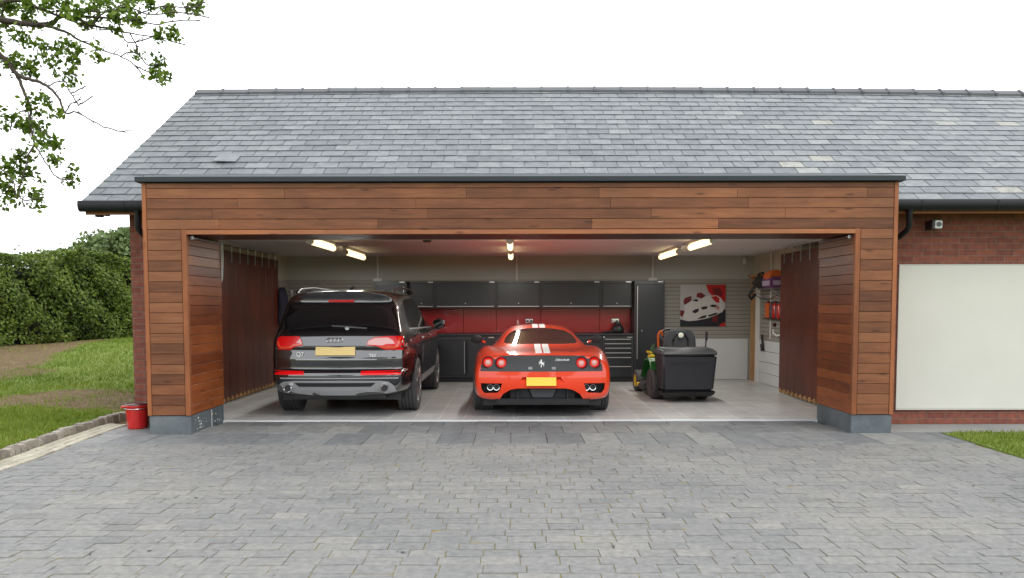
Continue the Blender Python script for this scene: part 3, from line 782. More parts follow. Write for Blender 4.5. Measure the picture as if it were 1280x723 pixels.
# ------------------------------------------------------------------ body tools
def loft_body(stations, name, mat_, warp, level=2, K=(-.72, -.36, 0, .36, .72)):
    """stations: list of (s, [(x, z)...]) half sections from bottom centre to top centre. warp(x, s, z) -> new s"""
    bm = bmesh.new(); rings = []
    n = len(stations[0][1])
    for s, pts in stations:
        Rr = [bm.verts.new((x, warp(x, s, z), z)) for x, z in pts]
        Lr = [Rr[0]] + [bm.verts.new((-x, warp(x, s, z), z)) for x, z in pts[1:-1]] + [Rr[-1]]
        rings.append((Rr, Lr))
    for (Ra, La), (Rb, Lb) in zip(rings, rings[1:]):
        for i in range(n - 1):
            bm.faces.new((Ra[i], Ra[i + 1], Rb[i + 1], Rb[i])); bm.faces.new((La[i + 1], La[i], Lb[i], Lb[i + 1]))
    for end, (s, pts) in ((0, stations[0]), (1, stations[-1])):
        Rr, Lr = rings[0 if end == 0 else -1]
        rows = [[Rr[0]]]
        for i in range(1, n - 1):
            x, z = pts[i]
            rows.append([Lr[i]] + [bm.verts.new((x * k, warp(x * k, s, z), z)) for k in K] + [Rr[i]])
        rows.append([Rr[-1]])
        for a, b in zip(rows, rows[1:]):
            if len(a) == 1:
                for i in range(len(b) - 1): bm.faces.new((a[0], b[i + 1], b[i]))
            elif len(b) == 1:
                for i in range(len(a) - 1): bm.faces.new((a[i], a[i + 1], b[0]))
            else:
                for i in range(len(a) - 1): bm.faces.new((a[i], a[i + 1], b[i + 1], b[i]))
    bmesh.ops.recalc_face_normals(bm, faces=bm.faces)
    me = bpy.data.meshes.new(name); bm.to_mesh(me); bm.free(); me.materials.append(mat_)
    o = bpy.data.objects.new(name, me); COL.objects.link(o)
    md = o.modifiers.new('s', 'SUBSURF'); md.levels = md.render_levels = level
    bake(o)
    return o
def bake(o):
    dg = bpy.context.evaluated_depsgraph_get(); dg.update()
    new = bpy.data.meshes.new_from_object(o.evaluated_get(dg), preserve_all_data_layers=True, depsgraph=dg)
    o.modifiers.clear(); o.data = new
def cut(o, cutters):
    """carve pockets: cutters are temporary closed meshes"""
    for c in cutters:
        md = o.modifiers.new('b', 'BOOLEAN'); md.operation = 'DIFFERENCE'; md.solver = 'EXACT'; md.object = c; md.material_mode = 'TRANSFER'
        bake(o)
        bpy.data.objects.remove(c)
def tree_of(o):
    bm = bmesh.new(); bm.from_mesh(o.data); t = BVHTree.FromBMesh(bm); bm.free(); return t
def inside(p, poly):
    x, y = p; c = False; n = len(poly)
    for i in range(n):
        (x1, y1), (x2, y2) = poly[i], poly[i - 1]
        if (y1 > y) != (y2 > y) and x < (x2 - x1) * (y - y1) / (y2 - y1) + x1: c = not c
    return c
def decal(name, poly, bvh, axis, mat_, parent, off=.003, thick=.012, res=.05, start=None, smooth=35, dirn=1, mirror=False):
    """a shaped plate following the body: poly in (x,z) for Y, (x,s) for Z, (s,z) for X"""
    pts = []
    n = len(poly)
    for i in range(n):                       # subdivide the outline
        a, b = Vector(poly[i]), Vector(poly[(i + 1) % n]); k = max(1, int((b - a).length / res))
        for j in range(k): pts.append(tuple(a.lerp(b, j / k)))
    edge_n = len(pts)
    x0, x1 = min(p[0] for p in pts), max(p[0] for p in pts); y0, y1 = min(p[1] for p in pts), max(p[1] for p in pts)
    gx = x0 + res * .5
    while gx < x1:
        gy = y0 + res * .5
        while gy < y1:
            if inside((gx, gy), poly): pts.append((gx, gy))
            gy += res
        gx += res
    vs, es, fs, *_ = delaunay_2d_cdt([Vector(p) for p in pts], [(i, (i + 1) % edge_n) for i in range(edge_n)], [], 1, 1e-5)
    def shoot(u, v):
        if axis == 'Y': o_, d_ = Vector((u, -3, v)), Vector((0, 1, 0))
        elif axis == 'Z': o_, d_ = Vector((u, v, 5)), Vector((0, 0, -1))
        else: o_, d_ = Vector((3 * dirn, u, v)), Vector((-dirn, 0, 0))
        h, nn, _, _ = bvh.ray_cast(o_, d_)
        return (h, d_) if h is not None else (None, d_)
    co = []
    last = None
    for v in vs:
        h, d_ = shoot(v[0], v[1])
        if h is None:
            hh = [shoot(v[0] + a, v[1] + b)[0] for a, b in ((.01, 0), (-.01, 0), (0, .01), (0, -.01), (.03, 0), (-.03, 0), (0, .03), (0, -.03))]
            hh = [q for q in hh if q is not None]; h = hh[0] if hh else (last or Vector((v[0], 0, v[1])))
        last = h; co.append(h - d_ * off)
    bm = bmesh.new(); ly = bm.faces.layers.float.new('rnd')
    V = [bm.verts.new(c) for c in co]
    for f in fs:
        try: bm.faces.new([V[i] for i in f])
        except ValueError: pass
    be = [e for e in bm.edges if len(e.link_faces) == 1]
    ret = bmesh.ops.extrude_edge_only(bm, edges=be)
    for g in ret['geom']:
        if isinstance(g, bmesh.types.BMVert): g.co += d_ * thick
    bmesh.ops.recalc_face_normals(bm, faces=bm.faces)
    # outward
    fr = [f for f in bm.faces if f.normal.dot(d_) > .3]
    if len(fr) > len(bm.faces) * .4: bmesh.ops.reverse_faces(bm, faces=bm.faces)
    me = bpy.data.meshes.new(name); bm.to_mesh(me); bm.free(); me.materials.append(mat_)
    o = bpy.data.objects.new(name, me); COL.objects.link(o); o.parent = parent; shade(me, smooth)
    return o
def text_mesh(name, s, size, mat_, parent, loc, shear=0, ext=.003, space=1.0, bold=0):
    cu = bpy.data.curves.new(name, 'FONT'); cu.body = s; cu.size = size; cu.shear = shear; cu.extrude = ext; cu.space_character = space
    cu.offset = bold; cu.align_x = 'CENTER'; cu.align_y = 'CENTER'
    t = bpy.data.objects.new('t', cu); COL.objects.link(t)
    dg = bpy.context.evaluated_depsgraph_get(); dg.update()
    me = bpy.data.meshes.new_from_object(t.evaluated_get(dg)); bpy.data.objects.remove(t)
    me.transform(Matrix.Rotation(R(90), 4, 'X')); me.transform(Matrix.Translation(Vector(loc)))
    me.materials.clear(); me.materials.append(mat_); me.name = name
    o = bpy.data.objects.new(name, me); COL.objects.link(o); o.parent = parent; return o
def make_wheel(parent, x, s, r, w, side, rimr, grooves=4, spokes=5, rimmat='rim'):
    """tyre with grooves; rim disc with spokes on the outer side. Axis along X"""
    mb = MB(); prof = [(rimr, -w * .46), (rimr + .03, -w * .5), (r - .035, -w * .5), (r - .012, -w * .47)]
    tw = w * .90; g = .014
    for k in range(grooves + 1):
        a = -tw / 2 + tw * k / (grooves + 1) + g / 2; b = -tw / 2 + tw * (k + 1) / (grooves + 1) - g / 2
        if k: prof += [(r - .014, a - .001)]
        prof += [(r, a), (r, b)]
        if k < grooves: prof += [(r - .014, b + .001)]
    prof += [(r - .012, w * .47), (r - .035, w * .5), (rimr + .03, w * .5), (rimr, w * .46)]
    mb.lathe(prof, (x, s, r - .004), 'X', 56); wh = mb.build('wheel', M['tyre'], parent, smooth=30, local=True)
    mb = MB(); o = side * w * .5
    mb.lathe([(rimr + .004, o - side * .02), (rimr + .006, o - side * .002), (rimr - .018, o - side * .006), (rimr - .03, o - side * .07), (.06, o - side * .07)], (x, s, r - .004), 'X', 40)
    mb.lathe([(.055, o - side * .07), (.05, o - side * .015), (.0301, o - side * .012)], (x, s, r - .004), 'X', 20)
    for k in range(spokes):
        t = 2 * math.pi * k / spokes
        for dt in (-.14, .14):
            c, d = math.cos(t + dt), math.sin(t + dt)
            mb.tube([(x + o - side * .03, s + .045 * math.cos(t), r + .045 * math.sin(t)), (x + o - side * .012, s + (rimr - .012) * c, r + (rimr - .012) * d)], .016, 6)
    mb.build('rim', M[rimmat], wh, smooth=35, local=True)
    return wh
def poly_cutter(poly, axis, a, b, mat_):
    mb = MB(); mb.prism(poly, axis, a, b); return mb.build('cutter', mat_)
def cyl_cutter(x0, x1, s, z, r, mat_, n=40):
    mb = MB(); mb.lathe([(r, x0), (r, x1)], (0, s, z), 'X', n); return mb.build('cutter', mat_)
def circle(cx, cy, r, n=24): return [(cx + r * math.cos(2 * math.pi * k / n), cy + r * math.sin(2 * math.pi * k / n)) for k in range(n)]

# ================================================================== red sports car
FXC, FY0 = .385, 11.08
def fz(px, py, Y=11.12):
    p = at(px, py, Y); return (p.x - FXC, p.z)
car = thing('sports_car', 'red sports car with two white stripes, seen from behind in the middle of the garage', 'sports car', (FXC, FY0, 0))
def fsec(hw, zb, zw, zf, xf, zd, xg, xr, zr, zc, x1=.5):
    return [(0, zb), (x1 * hw, zb), (.88 * hw, zb + .005), (hw * .975, zb + .06), (hw, (zb + zw) / 2 + .02), (hw, zw), (hw * .985, (zw + zf) / 2 + .02), (min(xf + .10, hw * .96), zf - .028), (xf, zf),
            (xg + .05, zd), (xg, zd + .015), ((xg * .45 + xr * .55), (zd * .42 + zr * .58)), (xr, zr), (xr * .55, zc - .008), (0, zc)]
FS = [
 (0.00, fsec(.862, .255, .55, .815, .640, .838, .45, .36, .850, .853)),
 (0.05, fsec(.895, .235, .56, .845, .665, .862, .47, .37, .872, .874)),
 (0.18, fsec(.915, .215, .58, .875, .690, .882, .50, .38, .890, .892)),
 (0.50, fsec(.935, .200, .60, .915, .735, .893, .56, .42, .905, .910)),
 (0.80, fsec(.950, .190, .60, .930, .745, .905, .64, .52, .935, .945)),
 (1.15, fsec(.955, .18, .60, .925, .750, .900, .66, .53, 1.015, 1.04)),
 (1.60, fsec(.945, .17, .60, .890, .750, .885, .69, .49, 1.105, 1.145)),
 (2.05, fsec(.915, .16, .60, .850, .750, .860, .70, .47, 1.165, 1.205)),
 (2.40, fsec(.905, .15, .60, .830, .750, .845, .70, .47, 1.165, 1.205)),
 (2.80, fsec(.910, .15, .60, .820, .750, .830, .70, .46, 1.060, 1.10)),
 (3.20, fsec(.930, .15, .60, .820, .760, .790, .66, .46, .870, .90)),
 (3.55, fsec(.940, .15, .58, .800, .770, .730, .60, .46, .750, .76)),
 (3.95, fsec(.920, .15, .52, .710, .750, .640, .56, .46, .650, .655)),
 (4.30, fsec(.840, .17, .45, .560, .690, .525, .50, .40, .530, .535)),
 (4.46, fsec(.680, .20, .38, .450, .560, .440, .44, .36, .440, .44)),
]
def fwarp(x, s, z):
    k = max(0, 1 - s / 1.0)
    c = -.10 * (1 - (x / .85) ** 2) * k                 # bowed in plan
    if s < .3:                                           # tail overhang, bumper bulge, tucked valance
        q = np.interp(z, [.2, .26, .34, .45, .56, .62, .64, .70, .82, .86], [.10, .045, -.01, -.030, -.03, -.024, -.018, -.008, .0, -.01]) * (1 - s / .3)
        c += float(q)
    if s > 4.2: c += .12 * (1 - (x / .85) ** 2) * (s - 4.2) / .26
    return s + c
body = loft_body(FS, 'body', M['redpaint'], fwarp, 2)
dark = M['blackp']
# pockets: exhaust mouths, diffuser arch, number plate recess, wheel arches
exL = [fz(601, 478.5), fz(627.5, 478.5), fz(625.2, 486.8), fz(621.8, 490.3), fz(605.8, 491), fz(602, 486.8)]
exL = [(a + .0, b) for a, b in exL]; exR = [(-a, b) for a, b in exL]
arch = [fz(624.2, 499.6), fz(629, 491.5), fz(637.8, 486.2), fz(647.5, 484.5), fz(676.5, 484.2), fz(705.6, 484.5), fz(715, 486.4), fz(724, 491.8), fz(729, 499.8), (.45, .1), (-.45, .1)]
prec = [fz(651.3, 469.6), fz(702.0, 469.6), fz(707.5, 481.4), fz(645.8, 481.4)]
C = [poly_cutter(exL, 'Y', -.5, .16, dark), poly_cutter(exR, 'Y', -.5, .16, dark), poly_cutter(arch, 'Y', -.5, .28, dark)]
mbc = MB(); v = [(a, -.5, b) for a, b in prec]; w = [(prec[0][0] + .02, -.055, prec[0][1] - .012), (prec[1][0] - .02, -.055, prec[1][1] - .012), (prec[2][0] - .004, -.135, prec[2][1]), (prec[3][0] + .004, -.135, prec[3][1])]
mbc.hexa([v[3], v[2], w[2], w[3], v[0], v[1], w[1], w[0]]); C.append(mbc.build('cutter', M['redpaint']))
for sx_ in (-1, 1):
    for s_, r_ in ((.96, .36), (3.56, .345)):
        a, b = sorted((sx_ * .66, sx_ * 1.2)); C.append(cyl_cutter(a, b, s_, .32, r_, dark))
cut(body, C)
for m_ in [M['blackp']]:
    pass
shade(body.data, 32); body.parent = car
bv = tree_of(body)
gp_ = [fz(600.5, 463.6), fz(601.8, 449), fz(606, 444.9), fz(625, 444.3), fz(676.5, 443.7), fz(728, 444.3), fz(747, 444.9), fz(751.3, 449), fz(752.6, 463.6)]
panel = decal('rear_panel', gp_, bv, 'Y', M['grille'], car, off=.004, res=.06)
pv = tree_of(panel)
def round_lamp(px, py):
    x, z = fz(px, py); h, *_ = bv.ray_cast(Vector((x, -3, z)), Vector((0, 1, 0))); y = h.y
    mb = MB(); mb.lathe([(.083, .02), (.083, -.012), (.076, -.016), (.070, -.010), (.070, .0)], (x, y, z), 'Y', 32); L = mb.build('tail_lamp', M['darkred'], car, smooth=30, local=True)
    mb = MB(); mb.lathe([(.069, -.004), (.066, -.016), (.055, -.022), (.045, -.016)], (x, y, z), 'Y', 32); mb.build('lens', M['lens'], L, smooth=50, local=True)
    mb = MB(); mb.lathe([(.047, -.017), (.040, -.021), (.034, -.017)], (x, y, z), 'Y', 28); mb.build('lens_ring', M['lens_b'], L, smooth=50, local=True)
    mb = MB(); mb.lathe([(.033, -.015), (.031, -.021), (.018, -.025), (.001, -.026)], (x, y, z), 'Y', 24); mb.build('reflector', M['lens_w'], L, smooth=50, local=True)
for px, py in ((610.3, 452.6), (626.8, 453.0), (725.6, 453.4), (741.9, 453.0)): round_lamp(px, py)
# prancing horse emblem and script
ex, ez = fz(676.2, 453.4); h, *_ = pv.ray_cast(Vector((ex, -3, ez)), Vector((0, 1, 0))); ey = h.y
horse = [(-.012, -.052), (.004, -.054), (.002, -.030), (.012, -.018), (.022, -.012), (.030, -.026), (.024, -.040), (.034, -.038), (.040, -.022), (.034, -.004), (.040, .010), (.046, .020), (.036, .016), (.028, .006),
         (.012, .012), (.006, .030), (.010, .044), (.004, .052), (-.002, .046), (-.016, .044), (-.022, .036), (-.010, .036), (-.010, .022), (-.024, .024), (-.038, .016), (-.040, .004), (-.032, .010), (-.020, .010), (-.026, -.002), (-.038, -.008), (-.032, -.018), (-.024, -.008), (-.006, -.002), (.000, -.014), (-.010, -.028), (-.006, -.044)]
mb = MB(); mb.prism([(ex + a * .9, ez + b * 1.0) for a, b in horse], 'Y', ey - .010, ey - .001); mb.build('emblem', M['whitestripe'], car, local=True)
tx, tz = fz(701.5, 449.3); h, *_ = pv.ray_cast(Vector((tx, -3, tz)), Vector((0, 1, 0)))
text_mesh('lettering', 'Challenge Stradale', .036, M['whitestripe'], car, (tx, h.y - .006, tz), shear=.5, ext=.002, space=.72, bold=.0006)
for px in (662.5, 691.5):
    x, z = fz(px, 459.5); h, *_ = pv.ray_cast(Vector((x, -3, z)), Vector((0, 1, 0))); mb = MB(); mb.box(x - .028, x + .028, h.y - .006, h.y, z - .018, z + .018); mb.build('plate_light', M['steel'], car, bevel=.004, local=True)
# number plate, exhausts, diffuser, valance
a, b = fz(657.6, 470.6), fz(694.4, 481.0); yy = -.145
mb = MB(); mb.hexa([(a[0], -.150, b[1]), (b[0], -.150, b[1]), (b[0], -.138, b[1]), (a[0], -.138, b[1]), (a[0], -.118, a[1]), (b[0], -.118, a[1]), (b[0], -.106, a[1]), (a[0], -.106, a[1])])
mb.build('number_plate', M['plate'], car, bevel=.003, local=True)
for cx_, cy_ in ((612.8, 483.6), (620.6, 483.6), (732.4, 483.9), (740.2, 483.9)):
    x, z = fz(cx_, cy_); 
    mb = MB(); mb.lathe([(.034, .22), (.034, -.035), (.041, -.038), (.041, .22)], (x, 0, z), 'Y', 28); e = mb.build('exhaust_pipe', M['chrome'], car, smooth=40, local=True)
    mb = MB(); mb.lathe([(.0335, -.005), (.0335, .0)], (x, 0, z), 'Y', 24); mb.build('bore', M['blackp'], e, local=True)
mb = MB(); mb.box(-.43, .43, .10, .16, .20, .50); mb.build('diffuser', M['blackp'], car, local=True)
mb = MB(); mb.hexa([(-.13, .02, .27), (.13, .02, .27), (.16, .12, .27), (-.16, .12, .27), (-.20, .02, .43), (.20, .02, .43), (.22, .12, .43), (-.22, .12, .43)]); mb.build('diffuser_centre', M['greyp'], car, bevel=.008, local=True)
for x in (-.33, .33):
    mb = MB(); mb.box(x - .006, x + .006, .0, .12, .22, .40); mb.build('diffuser_fin', M['blackp'], car, local=True)
mb = MB(); mb.hexa([(-.60, .02, .175), (.60, .02, .175), (.60, .5, .16), (-.60, .5, .16), (-.64, .00, .268), (.64, .00, .268), (.64, .5, .24), (-.64, .5, .24)]); mb.build('valance', M['blackp'], car, bevel=.015, seg=2, local=True)
mb = MB(); mb.box(-.8, .8, .3, 4.0, .14, .30); mb.build('underbody', M['blackp'], car, local=True)
# glass, stripes, engine lid
decal('rear_window', [(-.48, .86), (-.30, .80), (0, .785), (.30, .80), (.48, .86), (.525, .96), (.51, 1.20), (.46, 1.45), (.38, 1.60), (.20, 1.67), (0, 1.69), (-.20, 1.67), (-.38, 1.60), (-.46, 1.45), (-.51, 1.20), (-.525, .96)], bv, 'Z', M['glass'], car, off=.003, thick=.01, res=.07)
decal('windscreen', [(-.56, 3.18), (0, 3.3), (.56, 3.18), (.50, 2.75), (.42, 2.52), (0, 2.48), (-.42, 2.52), (-.50, 2.75)], bv, 'Z', M['glass'], car, off=.003, res=.09)
for xa, xb in ((-.098, -.010), (.010, .098)):
    decal('stripe', [(xa, -.045), (xb, -.045), (xb, .77), (xa, .77)], bv, 'Z', M['whitestripe'], car, off=.0022, thick=.003, res=.03)
    decal('stripe', [(xa, 1.72), (xb, 1.72), (xb, 2.42), (xa, 2.42)], bv, 'Z', M['whitestripe'], car, off=.0022, thick=.003, res=.05)
# raised engine lid lip
for d_ in (-1, 1):
    decal('window_side', [(1.35, .93), (2.2, .90), (2.95, .88), (2.75, .98), (2.45, 1.08), (2.05, 1.08), (1.6, 1.00)], bv, 'X', M['glass'], car, off=.003, res=.08, dirn=d_)
lid = [(-.42, .04), (-.36, .16), (-.2, .24), (0, .26), (.2, .24), (.36, .16), (.42, .04), (.40, .02), (.34, .12), (.2, .20), (0, .22), (-.2, .20), (-.34, .12), (-.40, .02)]
o = decal('lid_seam', [(a * 1.0, b) for a, b in lid], bv, 'Z', M['darkred'], car, off=.0012, thick=.003, res=.04)
# door mirrors
for sx_ in (-1, 1):
    x = sx_ * 1.0; mb = MB(); mb.lathe([(.02, .08), (.055, .05), (.07, 0), (.062, -.035), (.05, -.04)], (x, 3.02, .925), 'Y', 18, sx=1.4); mi = mb.build('door_mirror', M['blackp'], car, smooth=50, local=True)
    mb = MB(); mb.tube([(x, 3.03, .93), (sx_ * .86, 3.06, .87)], .02, 8); mb.build('mirror_arm', M['redpaint'], mi, local=True)
for sx_ in (-1, 1):
    make_wheel(car, sx_ * .815, .96, .325, .285, sx_, .235, 5); make_wheel(car, sx_ * .83, 3.56, .315, .22, sx_, .235, 4)

# ================================================================== black SUV
AXC, AY0 = -2.335, 11.12
def az(px, py, Y=11.2):
    p = at(px, py, Y); return (p.x - AXC, p.z)
suv = thing('suv', 'shiny black SUV with silver rear trim and twin exhausts, parked nose in', 'SUV', (AXC, AY0, 0))
AZ = [.30, .31, .33, .40, .52, .615, .64, .66, .79, .91, .925, .94, 1.07, 1.14, 1.24, 1.42, 1.56, 1.625, 1.665, 1.685, 1.69]
AX = [0, .55, .80, .855, .872, .880, .882, .884, .885, .884, .882, .880, .872, .855, .825, .785, .735, .68, .56, .30, 0]
def asec(s):
    wl = float(np.interp(s, [0, .06, .2, .6, .95, 3.2, 4.0, 4.5, 4.9, 5.06], [.955, .995, 1.045, 1.09, 1.112, 1.112, 1.112, 1.08, .98, .80]))
    wu = float(np.interp(s, [0, .06, .3, 1.0, 3.2, 4.0, 5.0], [.97, .99, 1.0, 1.0, .97, 1.06, .8]))
    g = float(np.interp(s, [0, 2.55, 2.9, 3.3, 3.75, 3.9, 5.1], [1, 1, .93, .55, .10, .02, 0.02]))
    roof = float(np.interp(s, [0, .25, .8, 1.5, 2.4, 2.9], [0, .02, .035, .05, .05, .045]))
    hood = float(np.interp(s, [0, 3.4, 4.2, 4.7, 5.06], [0, 0, -.06, -.16, -.30]))
    zb = float(np.interp(s, [0, .25, .5, 4.5, 5.06], [0, -.02, -.06, -.06, .02]))
    out = []
    for x, z in zip(AX, AZ):
        t = max(0, (z - 1.14) / .55)
        w = wl * (1 - smooth(1.0, 1.4, z)) + wu * smooth(1.0, 1.4, z)
        zz = z
        if z > 1.14: zz = 1.14 + (z - 1.14) * g + roof * t
        zz += hood * smooth(.5, 1.1, z)
        if z < .45: zz += zb
        out.append((x * w, zz))
    return out
def awarp(x, s, z):
    k = max(0, 1 - s / 1.2)
    f = float(np.interp(z, [.28, .36, .44, .52, .60, .615, .64, .66, .74, .79, .91, .925, .94, 1.07, 1.10, 1.14, 1.24, 1.56, 1.625, 1.70],
                           [.10, .02, -.02, -.035, -.04, -.038, .010, .048, .026, .010, .052, .040, .012, .058, .066, .085, .150, .345, .30, .27]))
    c = -.085 * (1 - (x / .9) ** 2) * max(0, 1 - s / .8)
    if s > 4.5: c += .25 * (1 - (x / .9) ** 2) * (s - 4.5) / .56
    return s + f * k ** 1.5 + c
abody = loft_body([(s, asec(s)) for s in (0, .06, .2, .42, .68, .95, 1.3, 1.8, 2.3, 2.6, 2.9, 3.2, 3.5, 3.75, 3.95, 4.3, 4.6, 4.85, 5.0, 5.06)], 'body', M['blackpaint'], awarp, 2)
C = []
for sx_ in (-1, 1):
    for s_, r_ in ((.93, .425), (3.93, .425)):
        a, b = sorted((sx_ * .68, sx_ * 1.3)); C.append(cyl_cutter(a, b, s_, .38, r_, dark))
cut(abody, C)
shade(abody.data, 30); abody.parent = suv
av = tree_of(abody)
def D(name, pts, m, off=.003, thick=.012, res=.05, parent=None, py=None, Y=11.2):
    return decal(name, [az(a, b, Y) for a, b in pts], av, 'Y', m, parent or suv, off=off, thick=thick, res=res)
rw_ = D('rear_window', [(371, 385.5), (400, 383.4), (430, 382.6), (460, 383.4), (479.4, 385.5), (486, 390), (488, 409), (478, 411), (430, 412), (372, 411), (361, 409), (363.0, 391)], M['glass'], Y=11.45)
D('brake_light', [(411.5, 374.6), (443.5, 374.6), (443.5, 377.6), (411.5, 377.6)], M['lens'], Y=11.4)
wp = at(440, 408.5, 11.38); x0, z0 = wp.x - AXC, wp.z
h, *_ = av.ray_cast(Vector((x0, -3, z0)), Vector((0, 1, 0)))
mb = MB(); mb.tube([(x0 - .22, h.y - .02, z0 + .02), (x0 - .05, h.y - .03, z0 + .01), (x0 + .24, h.y - .025, z0 - .012)], .010, 6); mb.lathe([(.03, .02), (.028, -.03)], (x0 - .02, h.y, z0 - .01), 'Y', 12); mb.build('wiper', M['steel'], suv, local=True)
# tail lamps with bright edge strips
LL = [(348.7, 421.5), (352, 420), (376, 419.8), (379.5, 425), (381, 430.8), (371, 433.0), (365, 437), (349.6, 436.6), (347.2, 429)]
RLp = [(460.3, 430.6), (462, 425.0), (469.4, 421.0), (484, 419.8), (503.5, 419.8), (505.2, 428), (504.5, 437), (483, 437), (473.5, 432.4)]
for P_, strip, clear in ((LL, [(348.6, 426), (350.2, 426), (351.5, 431), (354, 433.0), (363.5, 432.6), (370, 429.6), (380, 429.0), (380.6, 430.6), (371, 431.2), (364, 434.7), (352, 435), (349.3, 431)], [(372.5, 427.8), (377.2, 422.6), (379.5, 427), (380.2, 429)]),
                         (RLp, [(499.0, 421.5), (500.8, 421.8), (501.0, 428), (498.6, 433), (495, 435.2), (482, 435.4), (476, 432.0), (481, 432.6), (494, 432.6), (497, 430), (498.6, 426)], [(460.9, 430.0), (462.6, 425.2), (470, 422.0), (486, 421.6), (491.5, 424.5), (494.5, 429.0), (484, 429.4), (480, 431.0), (472, 430.6)])):
    tl = D('tail_lamp', P_, M['lens'], off=.014, thick=.03)
    tvb = tree_of(tl)
    decal('light_strip', [az(a, b) for a, b in strip], tvb, 'Y', M['lens_b'], tl, off=.002, thick=.004, res=.03)
    decal('clear_lens', [az(a, b) for a, b in clear], tvb, 'Y', M['lens_w'], tl, off=.002, thick=.004, res=.03)
for P_ in ([(344.8, 461.8), (384, 462.6), (384, 467.2), (345.2, 467.0)], [(453.2, 462.6), (505.6, 461.8), (505.2, 467.2), (453.2, 467.4)]):
    D('bumper_reflector', P_, M['lens'], off=.006)
# number plate, badges, silver diffuser
a, b = az(395.5, 433.0, 11.12), az(445, 443.8, 11.12); h, *_ = av.ray_cast(Vector((0, -3, (a[1] + b[1]) / 2)), Vector((0, 1, 0))); y = h.y - .03
mb = MB(); mb.hexa([(a[0], y - .008, b[1]), (b[0], y - .008, b[1]), (b[0], y + .02, b[1]), (a[0], y + .02, b[1]), (a[0], y + .012, a[1]), (b[0], y + .012, a[1]), (b[0], y + .03, a[1]), (a[0], y + .03, a[1])]); mb.build('number_plate', M['plate2'], suv, bevel=.003, local=True)
x, z = az(419.6, 424.9, 11.15); h, *_ = av.ray_cast(Vector((x, -3, z)), Vector((0, 1, 0)))
for k in range(4):
    mb = MB(); cx = x + (k - 1.5) * .050; pts = [(cx + .031 * math.cos(t), h.y - .008, z + .031 * math.sin(t)) for t in [2 * math.pi * q / 24 for q in range(25)]]
    mb.tube(pts, .0045, 6, caps=False); mb.build('ring_emblem', M['chrome'], suv, smooth=50, local=True)
for s_, px, py, sz in (('Q7', 376.5, 442.6, .075), ('TDI', 466.5, 444.0, .055)):
    x, z = az(px, py, 11.15); h, *_ = av.ray_cast(Vector((x, -3, z)), Vector((0, 1, 0)))
    text_mesh('lettering', s_, sz, M['whitestripe'], suv, (x, h.y - .012, z), ext=.004, bold=.0012)
D('trim_strip', [(371, 447.6), (473, 447.6), (472, 449.2), (373, 449.2)], M['steel'], off=.006, res=.08)
D('silver_trim', [(352.6, 478.5), (357.5, 475.8), (372, 474.6), (430, 474.2), (477, 474.6), (487.5, 475.8), (494.4, 481.5), (496.5, 488.3), (479.5, 492.4), (442, 495.6), (412, 495.4), (375, 490.8), (357, 486.5)], M['diffsilver'], off=.012, thick=.04)
D('black_insert', [(371.5, 477.0), (472, 477.0), (466, 481.8), (377.5, 481.8)], M['blackp'], off=.016, thick=.03)
D('bumper_crease', [(353, 470.6), (500, 470.6), (499, 472.2), (354, 472.2)], M['diffsilver'], off=.004, res=.07)
for px, py in ((361.6, 484.6), (481.6, 484.6)):
    x, z = az(px, py, 11.1); mb = MB(); mb.lathe([(.042, .25), (.042, -.118), (.048, -.124), (.054, -.118), (.054, .25)], (x, .0, z), 'Y', 32); e = mb.build('exhaust_pipe', M['chrome'], suv, smooth=40, local=True)
    mb = MB(); mb.lathe([(.0415, -.104), (.0415, -.01)], (x, 0, z), 'Y', 24); mb.build('bore', M['blackp'], e, local=True)
mb = MB(); mb.box(-.80, .80, .25, 4.7, .22, .42); mb.box(-.62, .62, .10, .5, .26, .36); mb.build('underbody', M['blackp'], suv, local=True)
